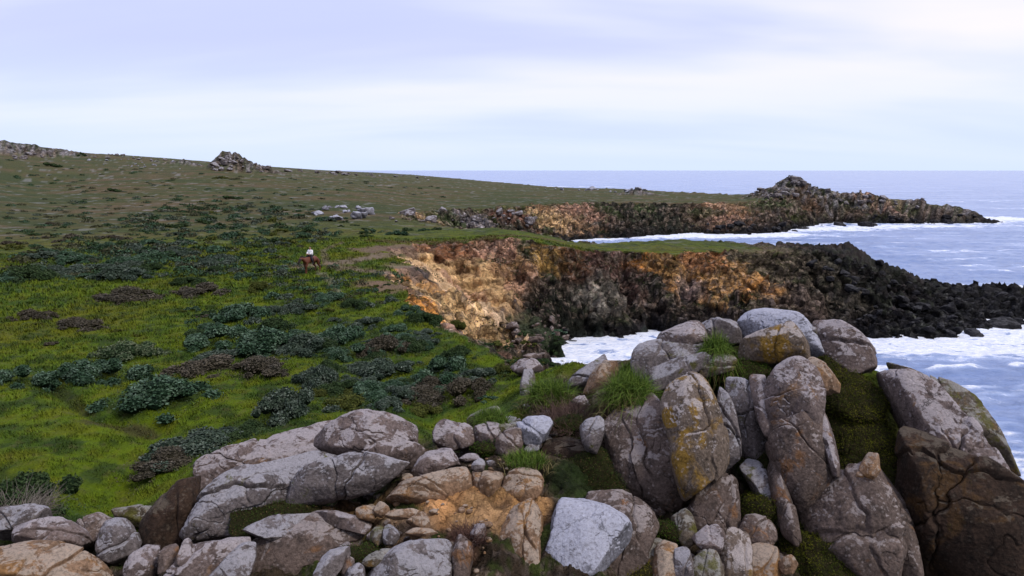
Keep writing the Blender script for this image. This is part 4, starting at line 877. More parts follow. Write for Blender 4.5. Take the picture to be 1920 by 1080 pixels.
def spots_px(region, n, smin, smax, ymin, seed, pw=2.0, cond=None):
    """n ground points seen inside a photo polygon"""
    r_ = random.Random(seed); us = [p[0] for p in region]; vs2 = [p[1] for p in region]; o = []
    t = 0
    while len(o) < n and t < n*30:
        t += 1; u = r_.uniform(min(us), max(us)); v = r_.uniform(min(vs2), max(vs2))
        if not poly_in(np.array([u]), np.array([v]), region)[0]: continue
        q = hit(u, v, ymin)
        if cond and not cond(q): continue
        o.append((q[0], q[1], smin+(smax-smin)*r_.random()**pw))
    return o
stones(S_GREY, spots_px([(398, 318), (412, 292), (432, 285), (452, 296), (475, 305), (528, 320), (500, 326), (410, 326)], 34, 0.9, 3.0, 300, 1), 'rock', 'grey granite block in the craggy knoll on the skyline of the left hill', 'rock', 'granite blocks of the knoll on the hill')
stones(S_GREY, spots_px([(14, 300), (14, 275), (90, 283), (100, 296), (60, 302)], 22, 0.8, 2.6, 300, 2), 'rock', 'grey rock scattered on the hilltop at the far left of the skyline', 'rock', 'rocks on the far left hilltop')
stones(S_PALE, spots_px([(130, 298), (250, 296), (400, 312), (400, 320), (200, 312)], 20, 0.5, 1.4, 250, 3), 'rock', 'pale stone strewn in the turf just below the hill skyline', 'rock', 'pale stones below the hill skyline')
stones(S_PALE, spots_px([(588, 405), (610, 390), (640, 385), (690, 392), (698, 408), (640, 415)], 16, 0.8, 2.4, 120, 4), 'rock', 'white rock in the bright cluster above the rider at the bay head', 'rock', 'white rocks at the bay head')
stones(S_GREY, spots_px([(700, 400), (860, 395), (1000, 400), (1010, 430), (860, 430), (720, 415)], 34, 0.6, 2.2, 130, 5), 'rock', 'grey-brown rock on the far bank of the second bay', 'rock', 'rocks on the far bank of the second bay')
stones(S_GREY, spots_px([(1405, 362), (1440, 345), (1475, 326), (1500, 330), (1535, 352), (1540, 372), (1440, 375)], 44, 0.7, 2.6, 300, 6), 'rock', 'weathered rock on the crag crowning the far headland', 'rock', 'rocks of the far headland crag')
stones(S_GREY, spots_px([(1540, 358), (1620, 360), (1740, 378), (1730, 400), (1560, 385)], 34, 0.6, 1.9, 300, 7), 'rock', 'brownish rock on the seaward spine of the far headland', 'rock', 'rocks on the far headland spine')
stones(S_BLACK, spots_px([(1290, 425), (1480, 425), (1640, 415), (1870, 405), (1870, 424), (1640, 430), (1400, 438), (1290, 436)], 60, 0.8, 2.4, 240, 8), 'sea_rock', 'black rock in the surf at the foot of the far headland', 'sea rock', 'black rocks along the far headland shore')
stones(S_PALE, spots_px([(1000, 354), (1120, 352), (1210, 352), (1260, 364), (1100, 360)], 26, 0.9, 2.8, 300, 9), 'rock', 'light rock on the far shoreline skyline right of centre', 'rock', 'light rocks on the far shoreline')
stones(S_BLACK, spots_px([(1060, 625), (1085, 640), (1110, 690), (1080, 690), (1060, 660)], 34, 0.25, 0.8, 60, 10), 'sea_rock', 'black boulder washed by white water in the small inlet', 'sea rock', 'black boulders in the inlet')
stones(S_BROWN, spots_px([(960, 610), (1060, 600), (1070, 680), (1000, 680), (950, 650)], 40, 0.25, 0.9, 45, 11), 'rock', 'dark brown boulder among the plants in the gully above the inlet', 'rock', 'boulders in the gully')
stones(S_BLACK, spots_px([(1500, 475), (1640, 500), (1780, 545), (1910, 545), (1910, 600), (1780, 640), (1600, 610)], 60, 0.4, 1.3, 100, 12), 'sea_rock', 'jagged black rock on the tip of the middle headland', 'sea rock', 'black rocks of the middle headland tip')
for i, (u, v, s, lab) in enumerate([(1878, 612, 2.0, 'pointed black sea stack in white water off the middle headland'), (1828, 630, 1.5, 'low black sea rock touching the middle headland shore'), (1908, 606, 1.2, 'smaller black sea rock at the right edge beside the pointed stack'),
                               (1856, 584, 1.2, 'black block on the shore above the pointed sea stack'), (1622, 424, 3.2, 'flat black skerry in the surf below the far headland'), (1638, 423, 1.8, 'small black skerry right of the flat one'),
                               (1575, 424, 2.6, 'dark skerry at the near foot of the far headland'), (1490, 434, 1.0, 'little black rock awash in the second bay')]):
    p = PZ(np.float64(u), np.float64(v)); link('sea_rock', S_BLACK[i % 6], (p[0], p[1], 0.15*s), (0.1, 0, i*1.3), (s*1.2, s, s*0.8), lab, 'sea rock')
stones(S_PINK, spots_px([(560, 940), (700, 925), (880, 900), (930, 980), (900, 1070), (600, 1070)], 20, 0.14, 0.36, 14, 31), 'stone', 'small angular stone lying in the gravelly saddle of the outcrop', 'stone', 'small stones of the saddle', 0.3)
stones(S_BROWN, spots_px([(1180, 960), (1450, 960), (1480, 1075), (1180, 1075)], 26, 0.16, 0.45, 14, 32), 'stone', 'small brown stone jammed between the bottom blocks right of the white slab', 'stone', 'small stones right of the white slab', 0.3)
stones(S_GREY, spots_px([(800, 800), (1120, 760), (1110, 860), (860, 870)], 24, 0.16, 0.5, 14, 33), 'stone', 'small grey stone in the herbs around the saddle row', 'stone', 'small stones around the saddle row', 0.3)
stones(S_GREY, spots_px([(150, 288), (300, 292), (340, 298), (300, 304), (150, 298)], 26, 0.8, 2.2, 300, 34), 'rock', 'dark grey rock on the hill skyline left of the craggy knoll', 'rock', 'skyline rocks left of the knoll')
stones(S_GREY, spots_px([(540, 318), (850, 334), (850, 342), (540, 324)], 36, 1.0, 3.2, 350, 35), 'rock', 'small rock on the low skyline right of the craggy knoll', 'rock', 'skyline rocks right of the knoll')
# gravel and rubble lying in the hollows of the outcrop
GRV = spots_px([(560, 940), (700, 930), (900, 950), (930, 1000), (900, 1075), (600, 1075), (680, 1000)], 90, 0.04, 0.16, 14, 21) + spots_px([(860, 850), (1010, 850), (1010, 882), (880, 884)], 30, 0.04, 0.13, 14, 22) + spots_px([(1050, 740), (1140, 740), (1130, 800), (1060, 790)], 20, 0.05, 0.2, 14, 23) + spots_px([(1180, 990), (1450, 1000), (1500, 1078), (1180, 1078)], 60, 0.05, 0.2, 14, 24)
def rubble():
    Vs, Fs, b = [], [], 0
    r_ = np.random.default_rng(3); S, F = cube_sphere(6)
    for x, y, s in GRV:
        s = s if s > 0.05 else 0.05
        PN = r_.normal(size=(8, 3)); PN /= np.linalg.norm(PN, axis=1, keepdims=True)
        rr = ((np.clip(S@PN.T, 0, None)/r_.uniform(.7, 1, 8))**12).sum(1); rr = (rr+0.4)**(-1/12)
        V = S*rr[:, None]*s*np.array([1, .8, .6]); a = r_.uniform(0, 6.28); c, s_ = math.cos(a), math.sin(a)
        V = V@np.array([[c, s_, 0], [-s_, c, 0], [0, 0, 1]]) + [x, y, float(ground_z(np.array([x]), np.array([y]))[0])+0.2*s]
        Vs.append(V); Fs.append(F+b); b += len(V)
    link('rubble', mesh_np('rubble', np.concatenate(Vs), np.concatenate(Fs), True, None, [GR_TAN]), label='loose tan rubble and gravel strewn in the hollows of the outcrop', cat='rubble', kind='stuff')
rubble()
# ------------------------------------------------------------------ plants
def leaf_mat(name, rough=0.75):
    b = NB(name)
    at = b.n('ShaderNodeAttribute'); at.attribute_name = 'Col'
    n = b.noise(1.3, 3, 0.6)
    c = b.mix(b.ramp(n, 0.4, 0.65, 0, 0.5), at.outputs['Color'], b.mix(1.0, at.outputs['Color'], (0.6, 0.65, 0.7), 'MULTIPLY'))
    return b.done(c, rough, None, 0.06)
M_LEAF = leaf_mat('leaf'); M_BLADE = leaf_mat('grass_blade')
def quads(c, n, size, r_, asp=1.0, lift=None):
    """little leaf faces centred on c with normals about n"""
    k = len(c); n = n/(np.linalg.norm(n, axis=1, keepdims=True)+1e-9)
    t = r_.normal(size=(k, 3)); t -= n*(t*n).sum(1, keepdims=True); t /= (np.linalg.norm(t, axis=1, keepdims=True)+1e-9)
    b = np.cross(n, t); s = size[:, None]
    V = np.stack([c-t*s*asp, c-b*s*0.5, c+t*s*asp, c+b*s*0.5], 1).reshape(-1, 3)
    return V, np.arange(k*4).reshape(k, 4)
def shrub_mesh(seed, kind, leaves=3200, lumps=16, lsize=0.05, hgt=0.5):
    """a dome of many tufted mounds, unit radius; kind gives the leaf colours"""
    r_ = np.random.default_rng(seed)
    pal = {'teal': ((0.010, 0.026, 0.012), (0.040, 0.078, 0.042), (0.150, 0.215, 0.155)), 'dark': ((0.012, 0.026, 0.010), (0.032, 0.055, 0.020), (0.065, 0.090, 0.040)),
           'grey': ((0.014, 0.026, 0.016), (0.052, 0.074, 0.052), (0.17, 0.20, 0.165)), 'dead': ((0.026, 0.024, 0.014), (0.070, 0.060, 0.042), (0.14, 0.12, 0.095)),
           'olive': ((0.030, 0.040, 0.008), (0.070, 0.080, 0.018), (0.12, 0.125, 0.03)), 'tip': ((0.020, 0.042, 0.016), (0.07, 0.10, 0.05), (0.22, 0.24, 0.15))}[kind]
    LC, LR = [], []
    for i in range(lumps):
        a = r_.uniform(0, 6.28); q = math.sqrt(r_.uniform(0, 1))*1.0 if i else 0
        R = r_.uniform(0.12, 0.34)*(1.15-0.5*q)
        LC.append((q*math.cos(a), q*math.sin(a), hgt*(1-q**2.2)*r_.uniform(0.6, 1.0)-R*0.35)); LR.append(R)
    LC = np.array(LC); LR = np.array(LR)
    w = LR**2/(LR**2).sum(); k = r_.choice(lumps, leaves, p=w)
    d = r_.normal(size=(leaves, 3)); d[:, 2] = np.abs(d[:, 2])*1.1-0.15; d /= np.linalg.norm(d, axis=1, keepdims=True)
    rad = r_.uniform(0.80, 1.06, leaves)+np.maximum(0, r_.normal(size=leaves)-1.2)*0.14
    c = LC[k]+d*(LR[k]*rad)[:, None]
    c += (fbm3(c*9, 2, seed)*0.05)[:, None]*d
    inside = np.zeros(leaves, bool)
    for i in range(lumps): inside |= (np.linalg.norm(c-LC[i], axis=1) < LR[i]*0.74)
    keep = (~inside) & (c[:, 2] > -0.08); c = c[keep]; d = d[keep]; rad = rad[keep]
    n = d*0.6+r_.normal(size=d.shape)*0.55; n[:, 2] += 0.15
    V, F = quads(c, n, lsize*r_.uniform(0.6, 1.35, len(c)), r_, 0.9)
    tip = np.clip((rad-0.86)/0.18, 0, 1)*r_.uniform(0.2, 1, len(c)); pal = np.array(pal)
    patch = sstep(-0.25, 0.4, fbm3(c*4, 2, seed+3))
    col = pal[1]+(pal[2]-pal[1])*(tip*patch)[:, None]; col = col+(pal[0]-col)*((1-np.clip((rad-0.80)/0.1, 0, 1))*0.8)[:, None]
    col *= r_.uniform(0.75, 1.25, (len(c), 1))
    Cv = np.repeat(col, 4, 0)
    # twiggy heart of every mound
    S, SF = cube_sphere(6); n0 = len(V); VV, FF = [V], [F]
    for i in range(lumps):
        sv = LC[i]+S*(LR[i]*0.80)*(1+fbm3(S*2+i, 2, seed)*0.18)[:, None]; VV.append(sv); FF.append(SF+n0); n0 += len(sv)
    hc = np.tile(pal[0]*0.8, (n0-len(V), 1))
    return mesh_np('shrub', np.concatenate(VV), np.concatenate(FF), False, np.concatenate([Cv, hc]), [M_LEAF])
SH = {}
for i, k in enumerate(['teal', 'dark', 'grey', 'dead', 'olive', 'tip']):
    SH[k] = [shrub_mesh(700+i*10+j, k, 5200, [14, 22, 18][j % 3], 0.036, 0.5) for j in range(3 if k in ('teal', 'grey', 'dead') else 2)]
SHF = {k: [shrub_mesh(800+i*10+j, k, 700, 9, 0.10, 0.5) for j in range(2)] for i, k in enumerate(['teal', 'dark', 'grey', 'dead', 'olive'])}
def put_shrub(lib, kind, j, u, v, w, h, label, group, rot, ymin=20, vis=None):
    q = hit(u, v, ymin); D = q[1]
    rx = w/2*D/FPX/0.93; rz = h*D/FPX*1.25
    ms = lib[kind]
    return link('shrub', ms[j % len(ms)], (q[0], q[1], q[2]-0.06*rx), (0, 0, rot), (rx, rx*0.8, max(rz, rx*0.45)), label, 'shrub', group)
BIG = [(45, 718, 110, 34, 'teal', 'teal shrub cut by the left edge of the picture at the end of the ditch'), (236, 668, 95, 30, 'tip', 'shrub with pale yellowish tips, top left one of the close clump by the ditch'),
       (160, 705, 110, 34, 'teal', 'dark teal shrub just right of the head of the ditch'), (215, 712, 120, 38, 'teal', 'wide teal shrub in front of the pale-tipped one'),
       (302, 752, 160, 42, 'teal', 'large round teal shrub alone in the grass right of the ditch'), (445, 600, 110, 34, 'teal', 'dark domed shrub, farthest of the big central thicket'), (415, 642, 120, 34, 'teal', 'left shrub of the big central thicket'),
       (500, 655, 130, 36, 'teal', 'middle and broadest shrub of the big central thicket'), (575, 655, 100, 30, 'grey', 'greyish shrub at the right end of the big central thicket'), (512, 620, 80, 24, 'dark', 'small dark green shrub behind the broadest of the central thicket'),
       (540, 778, 120, 52, 'grey', 'tall frosty teal shrub nearest behind the long ridge boulder'), (600, 718, 95, 32, 'grey', 'grey-green bushy shrub right above the frosty tall one'), (400, 695, 130, 26, 'dead', 'low brown dead shrub left of centre in the meadow'),
       (480, 698, 110, 24, 'dead', 'mauve-brown half dead shrub touching the brown one on its right'), (640, 640, 90, 34, 'teal', 'dense teal shrub between the central thicket and the cliff edge'), (672, 672, 80, 28, 'teal', 'teal shrub in front of the dense one toward the cliff edge'),
       (722, 660, 90, 26, 'dead', 'brownish grey shrub near the cliff edge'), (712, 702, 110, 30, 'grey', 'wide grey shrub left of the dark teal one by the slope edge'), (822, 710, 115, 42, 'teal', 'rich dark teal shrub standing at the slope edge'),
       (690, 740, 90, 24, 'teal', 'low teal shrub in front of the wide grey one'), (875, 740, 100, 32, 'dead', 'brown shrub above the egg-shaped boulder'), (905, 712, 80, 22, 'grey', 'low grey shrub at the lip of the gully'), (320, 868, 120, 26, 'dead', 'low purple-brown dead shrub behind the whale-backed slab'),
       (385, 838, 150, 32, 'grey', 'dark mounded shrub directly behind the left end of the ridge boulder'), (455, 818, 90, 24, 'dark', 'small green shrub right of the dark mound behind the ridge boulder'), (50, 945, 150, 60, 'dark', 'dark bramble shrub in the bottom left corner above the boulders'),
       (58, 597, 62, 16, 'dead', 'small brown shrub near the left edge, upper of two'), (145, 612, 92, 14, 'dead', 'flat brown shrub right of the small one near the left edge'), (240, 560, 110, 20, 'dead', 'lone purple-brown shrub in the bright grass on the left'),
       (378, 548, 100, 14, 'dead', 'low grey-brown shrub right of the lone purple one'), (358, 532, 60, 14, 'dark', 'small dark green shrub above the low grey-brown one'), (485, 545, 42, 18, 'olive', 'small olive shrub between the low grey-brown one and the rider'),
       (800, 605, 66, 20, 'dark', 'dark green shrub on the rim of the yellow cliff'), (760, 590, 60, 18, 'teal', 'teal shrub left of the dark one on the cliff rim'), (855, 618, 36, 18, 'olive', 'brown-green bush hanging on the clay below the rim'),
       (620, 560, 80, 16, 'teal', 'low teal shrub below the rider on the right'), (690, 612, 70, 20, 'grey', 'grey shrub in the strip between thicket and cliff rim'), (560, 585, 70, 18, 'grey', 'grey shrub right of the farthest thicket shrub'), (665, 575, 60, 16, 'dark', 'dark shrub left of the cliff rim'),
       (735, 630, 80, 22, 'teal', 'teal shrub above the brownish grey one'), (770, 655, 80, 22, 'dark', 'dark shrub left of the rich teal one'), (860, 668, 60, 20, 'dark', 'dark shrub on the lowest rim above the gully'), (615, 695, 60, 18, 'dark', 'small dark shrub above the grey-green bushy one'),
       (650, 760, 90, 22, 'olive', 'olive shrub right behind the domed end of the ridge'), (760, 745, 70, 20, 'grey', 'grey shrub between the low teal one and the trail'), (940, 700, 50, 18, 'olive', 'olive bush by the reddish slab at the gully head')]
r0 = random.Random(11)
for i, (u, v, w, h, k, lab) in enumerate(BIG):
    put_shrub(SH, k, i, u, v, w*1.38, h*1.5, lab, 'large shrubs of the near meadow', r0.uniform(0, 6.28))
BANDS = [  # polygon, count, width px range, kinds, label, group
 ([(14, 490), (100, 462), (330, 455), (440, 470), (450, 515), (300, 520), (14, 528)], 54, (50, 115), ['teal', 'teal', 'dark', 'grey'], 'shrub in the belt left of the rider', 'shrubs of the belt left of the rider'),
 ([(250, 400), (380, 378), (600, 392), (640, 440), (560, 470), (440, 465), (330, 450), (250, 430)], 40, (24, 56), ['teal', 'dark', 'grey', 'olive', 'dark'], 'shrub in the scrub behind the rider', 'shrubs behind the rider'),
 ([(14, 430), (250, 405), (330, 455), (100, 462), (14, 480)], 18, (22, 48), ['dark', 'olive', 'dead'], 'shrub in the open turf at far left', 'shrubs in the open turf at the left'),
 ([(440, 468), (560, 470), (560, 530), (450, 520)], 12, (34, 66), ['teal', 'dark', 'grey'], 'shrub just left of the horse', 'shrubs beside the horse'),
 ([(500, 520), (720, 520), (760, 570), (700, 600), (520, 570)], 16, (30, 64), ['teal', 'dark', 'grey', 'olive'], 'shrub on the slope between the rider and the cove', 'shrubs between rider and cove'),
 ([(600, 395), (760, 415), (840, 432), (700, 452), (620, 430)], 14, (20, 44), ['teal', 'dark'], 'bush at the second bay head', 'bushes at the head of the second bay'),
 ([(60, 560), (420, 560), (400, 640), (60, 650)], 8, (24, 44), ['dead', 'olive'], 'tussock in the smooth bright grass', 'tussock bushes in the bright grass'),
 ([(610, 600), (780, 610), (880, 690), (800, 760), (620, 740)], 28, (55, 110), ['teal', 'grey', 'dark', 'grey', 'teal', 'dead'], 'bush in the thicket by the cove rim', 'bushes of the thicket by the cove rim'),
 ([(360, 570), (560, 575), (640, 620), (640, 700), (420, 690), (350, 650)], 18, (60, 125), ['teal', 'teal', 'grey', 'dark'], 'bush in the big central thicket', 'low bushes of the central thicket'),
 ([(560, 690), (760, 690), (960, 720), (960, 760), (800, 775), (600, 765)], 16, (55, 105), ['grey', 'teal', 'dark', 'olive'], 'bush just behind the saddle rocks', 'low bushes behind the saddle rocks'),
 ([(905, 650), (1050, 605), (1065, 680), (1000, 695), (950, 690)], 16, (28, 58), ['dark', 'dark', 'teal', 'olive'], 'leafy bush in the gully above the inlet', 'bushes of the gully'),
 ([(700, 480), (770, 500), (740, 560), (690, 530)], 9, (16, 30), ['olive', 'dark'], 'round bush on the bare trail soil', 'bushes on the bare soil')]
for bi, (poly, n, (w0, w1), ks, lab, grp) in enumerate(BANDS):
    r_ = random.Random(40+bi); us = [p[0] for p in poly]; vv = [p[1] for p in poly]; c = 0
    while c < n:
        u, v = r_.uniform(min(us), max(us)), r_.uniform(min(vv), max(vv))
        if not poly_in(np.array([u]), np.array([v]), poly)[0]: continue
        w = 1.12*r_.uniform(w0, w1)*(0.6+0.5*(v-min(vv))/(max(vv)-min(vv))); c += 1
        k_ = r_.choice(ks); f_ = (v-min(vv))/(max(vv)-min(vv))
        lab_ = '%s %s %s, %s part' % ('wide' if w > (w0+w1)*.46 else 'small', {'teal': 'teal', 'dark': 'dark green', 'grey': 'frosty grey', 'olive': 'olive', 'dead': 'dry brown'}[k_], lab, 'back' if f_ < .4 else 'front' if f_ > .66 else 'middle')
        put_shrub(SHF if w < 60 else SH, k_, c, u, v, w, w*r_.uniform(0.2, 0.3), lab_, grp, r_.uniform(0, 6.28), 30)
for u, v, w, h, lab in [(625, 357-0, 0, 0, '')][:0]: pass
for u, v, w, h, k, lab in [(88, 312, 48, 12, 'dark', 'dark wide shrub on the hillside near the far left skyline'), (207, 360, 40, 12, 'dark', 'solitary dark shrub in the brownish field below the hill'), (152, 292, 18, 10, 'dark', 'dark round shrub standing on the hill skyline'),
                           (425, 373, 60, 6, 'dark', 'flat dark shrub line at the foot of the brown field'), (415, 335, 36, 7, 'olive', 'olive shrub below the craggy knoll')]:
    put_shrub(SHF, k, 0, u, v, w, h, lab, 'lone shrubs on the hillside', 1.0, 60)

def tuft_verts(r_, n, cx, cy, cz, spread, hgt, wid, lean=0.5, pal=((0.03, 0.07, 0.01), (0.12, 0.19, 0.03))):
    a = r_.uniform(0, 6.283, n); q = spread*np.sqrt(r_.uniform(0, 1, n)); x = cx+q*np.cos(a); y = cy+q*np.sin(a)
    h = hgt*r_.uniform(0.5, 1.1, n); b = r_.uniform(0, 6.283, n); dxy = np.stack([np.cos(b), np.sin(b)], -1)
    le = lean*r_.uniform(0.1, 1, n)*h; w = wid*r_.uniform(.6, 1.2, n)
    base = np.stack([x, y, np.broadcast_to(cz, x.shape)], -1); px_ = np.stack([-dxy[:, 1], dxy[:, 0], np.zeros(n)], -1)
    mid = base+np.stack([dxy[:, 0]*le*0.35, dxy[:, 1]*le*0.35, h*0.6], -1); tip = base+np.stack([dxy[:, 0]*le, dxy[:, 1]*le, h], -1)
    V = np.stack([base-px_*w[:, None], base+px_*w[:, None], mid+px_*w[:, None]*.7, mid-px_*w[:, None]*.7, tip], 1)
    F = np.arange(n)[:, None]*5; F3 = np.concatenate([F+[0, 1, 2], F+[0, 2, 3], F+[3, 2, 4]])
    pal = np.array(pal); c = pal[0]+(pal[1]-pal[0])*r_.uniform(0, 1, (n, 1)); c = np.repeat(c[:, None]*np.array([0.7, 0.7, 1, 1, 1.25])[None, :, None], 1, 1).reshape(-1, 3)
    return V.reshape(-1, 3), F3, c
def grass_tuft(u, v, Y, w, h, n, label, pal=((0.025, 0.06, 0.008), (0.13, 0.19, 0.03)), lean=1.3, name='grass_tuft', cat='grass tuft', seed=0):
    p = P(u, v, Y); R = w/2*Y/FPX; H = h*Y/FPX; r_ = np.random.default_rng(int(u+v)+seed)
    V, F, c = tuft_verts(r_, n, 0, 0, 0, R, H, 0.011*Y/24, lean, pal)
    V2, F2, c2 = tuft_verts(r_, n//3, 0, 0, 0, R*1.5, H*0.6, 0.010*Y/24, 1.9, ((0.10, 0.08, 0.03), (0.24, 0.20, 0.09)))
    V = np.concatenate([V, V2]); F = np.concatenate([F, F2+len(V)-len(V2)]); c = np.concatenate([c, c2])
    V[:, 2] -= 0.18*H*(np.hypot(V[:, 0], V[:, 1])/R)**2
    link(name, mesh_np(name, V, F, False, c, [M_BLADE]), tuple(p), label=label, cat=cat)
for a in [(1030, 752, 28.3, 80, 58, 1100, 'tall reedy green grass tuft behind the saddle row near the spire'), (1180, 748, 25.4, 80, 70, 1500, 'bright green grass tuft on the left flank of the outcrop top'), (1342, 668, 26.9, 46, 60, 900, 'upright bright grass tuft between the skyline boulders'),
          (922, 795, 24.9, 60, 44, 900, 'bright green grass tuft beside the pale flat boulder in the saddle'), (1215, 765, 24.6, 40, 26, 500, 'short grass tuft at the top of the rust-topped boulder'), (985, 868, 22.0, 80, 24, 900, 'low dry grass tuft on the soil above the ochre blocks'),
          (1180, 700, 27.5, 30, 30, 400, 'small dark grass tuft right of the tan triangular slab')]:
    grass_tuft(*a)
# twiggy brown bush in the middle of the saddle
def twigs(u, v, Y, w, h, n, label, col=(0.10, 0.065, 0.055), seed=1):
    p = P(u, v, Y); R = w/2*Y/FPX; H = h*Y/FPX; r_ = np.random.default_rng(seed); Vs, Fs = [], []; b = 0
    for i in range(n):
        a = r_.uniform(0, 6.28); q = R*math.sqrt(r_.uniform(0, 1)); pos = np.array([q*math.cos(a), q*math.sin(a), r_.uniform(-.1, .1)])
        d = np.array([math.cos(a)*.8+r_.normal()*.5, math.sin(a)*.8+r_.normal()*.5, r_.uniform(.1, 1.0)])
        L_ = H*r_.uniform(.5, 1.2); pts = [pos]
        for s in range(3): d = d+r_.normal(size=3)*.35; d /= np.linalg.norm(d); pts.append(pts[-1]+d*L_/3)
        rad = 0.011
        ring = [(rad, 0), (-rad*.5, rad*.87), (-rad*.5, -rad*.87)]
        for s, q_ in enumerate(pts):
            f = 1-s*0.25; Vs += [q_+np.array([x*f, 0.3*x*f, y*f]) for x, y in ring]
        for s in range(3):
            for k in range(3): k2 = (k+1) % 3; Fs.append((b+s*3+k, b+s*3+k2, b+s*3+3+k2, b+s*3+3+k))
        b += 12
    V = np.array(Vs); c = np.tile(np.array(col), (len(V), 1))*r_.uniform(.6, 1.5, (len(V), 1))
    link('twiggy_bush', mesh_np('twiggy_bush', V, np.array(Fs), False, c, [M_BLADE]), tuple(p), label=label, cat='bush')
twigs(1080, 790, 25.6, 150, 40, 900, 'brown leafless twiggy bush sprawling in the saddle above the white-topped block')
twigs(1150, 745, 26.2, 60, 36, 300, 'small leafless twiggy bush by the brown knob at the outcrop flank', seed=3)
twigs(40, 960, 20.9, 90, 60, 350, 'grey leafless twigs over the dark bramble in the bottom left corner', (0.16, 0.14, 0.12), 5)
twigs(880, 1010, 18.4, 60, 30, 300, 'reddish brown dead twigs in the hollow beside the tall tan slab', (0.09, 0.05, 0.04), 7)

# cushions of moss and short herb between the boulders
def moss(label, outline, Y, thick, seed, dens, pal, h=0.10, tilt=30, mound_mat=None, cat='moss'):
    o, V, F = boulder(label, outline, Y, thick, tilt=tilt, mat=M_MOSS, seed=seed, p=5, rough=3.2, joints=False, name='moss_mound', cat=cat, ret=True, nf=3)
    r_ = np.random.default_rng(seed); C = np.array(o.location)
    e1 = V[F[:, 1]]-V[F[:, 0]]; e2 = V[F[:, 3]]-V[F[:, 0]]; n = np.cross(e1, e2); A = np.linalg.norm(n, axis=1); n /= A[:, None]+1e-9
    cen = V[F].mean(1); n *= np.sign(((cen-C)*n).sum(1))[:, None]
    w = A*((n@((CAM-C)/np.linalg.norm(CAM-C))) > -0.1); N_ = int(w.sum()*dens)
    k = r_.choice(len(F), N_, p=w/w.sum()); s, t = r_.uniform(0, 1, (2, N_, 1)); c = V[F[k, 0]]+e1[k]*s+e2[k]*t-C+n[k]*h*r_.uniform(0.0, 1.0, (N_, 1))
    c += n[k]*(np.maximum(0, fbm3((c+C)*2.5, 3, seed))*h*1.6)[:, None]
    nn = n[k]*0.5+r_.normal(size=(N_, 3))*0.6+[0, 0, .3]
    Q, QF_ = quads(c, nn, r_.uniform(.012, .03, N_), r_, 1.1)
    pal = np.array(pal); tt = np.clip(sstep(-.4, .5, fbm3((c+C)*1.6, 3, seed+2))[:, None]*0.7+r_.uniform(0, .4, (N_, 1)), 0, 1); col = (pal[0]+(pal[1]-pal[0])*tt)*r_.uniform(.6, 1.3, (N_, 1))
    br = r_.uniform(0, 1, (N_, 1)) < 0.12; col = np.where(br, np.array([0.12, 0.085, 0.035])*r_.uniform(.5, 1.2, (N_, 1)), col)
    link('moss_leaves', mesh_np('moss_leaves', Q, QF_, False, np.repeat(col, 4, 0), [M_LEAF]), parent=o)
def moss_mat():
    b = NB('moss_soil'); n = b.noise(3, 6, .7); m = b.noise(22, 4, .7)
    c = b.mix(n, (0.012, 0.018, 0.004), (0.045, 0.045, 0.012)); return b.done(b.mix(b.ramp(m, .4, .6), c, (0.02, 0.014, 0.008)), .95, b.bump(m, .06, 1.0), .1)
M_MOSS = moss_mat()
YG = ((0.022, 0.034, 0.004), (0.105, 0.110, 0.010)); DG = ((0.010, 0.020, 0.004), (0.040, 0.065, 0.012)); GG = ((0.02, 0.045, 0.006), (0.07, 0.12, 0.015))
moss('upper part of the olive moss slope right below the shoulder boulder', [(1530, 670), (1560, 672), (1640, 708), (1652, 760), (1620, 800), (1570, 770), (1545, 740)], 25.4, 1.8, 900, 900, YG)
moss('broad olive moss slope between the tall stack and the dark sea cliff', [(1548, 745), (1600, 760), (1660, 770), (1685, 840), (1690, 900), (1660, 940), (1600, 930), (1560, 900), (1556, 820)], 23.6, 2.0, 901, 900, YG)
moss('bright moss and grass strip between the mossy wedge and the gold-stained boulder', [(1330, 700), (1360, 685), (1400, 676), (1440, 680), (1445, 705), (1400, 720), (1350, 725)], 26.6, 1.2, 902, 900, GG)
moss('dark green mossy bank in the shade left of the split pair', [(1010, 872), (1060, 858), (1110, 850), (1140, 870), (1170, 925), (1150, 952), (1100, 950), (1040, 945), (1015, 910)], 22.4, 1.6, 903, 900, DG)
moss('olive moss patch under the grey half-sunk stone', [(1385, 935), (1420, 930), (1455, 950), (1452, 980), (1410, 985), (1385, 970)], 21.2, 1.0, 904, 900, YG)
moss('small dark moss cushion below the meeting point of the split pair', [(1228, 985), (1260, 978), (1282, 990), (1278, 1010), (1245, 1018), (1225, 1002)], 20.5, 0.8, 905, 900, GG)
moss('wide olive moss mound along the bottom edge below the fluted boulder', [(1455, 1000), (1500, 985), (1560, 1010), (1620, 1060), (1650, 1110), (1480, 1110), (1455, 1050)], 20.2, 1.4, 906, 900, YG)
moss('golden moss patch on the bottom edge right of the white slab', [(1165, 1060), (1200, 1030), (1225, 1035), (1220, 1070), (1190, 1110), (1160, 1110)], 18.9, .7, 907, 900, ((0.05, 0.045, 0.006), (0.15, 0.13, 0.02)))
moss('dark green herb bank under the two long slabs on the left', [(440, 990), (500, 965), (560, 945), (600, 935), (600, 955), (520, 975), (460, 1005)], 20.1, 1.0, 908, 700, DG)
moss('dark leafy patch behind the white-topped block', [(1030, 795), (1050, 782), (1085, 785), (1090, 810), (1060, 820), (1035, 815)], 24.8, 1.0, 909, 900, DG)
moss('moss cushion beneath the furrowed boulder of the saddle row', [(886, 838), (905, 830), (935, 838), (930, 852), (900, 856)], 23.3, .8, 910, 900, GG)
moss('mossy patch between the bottom stones left of the tan slab', [(620, 1040), (660, 1020), (690, 1030), (720, 1020), (700, 1040), (660, 1060), (625, 1070)], 17.9, .6, 911, 900, DG)
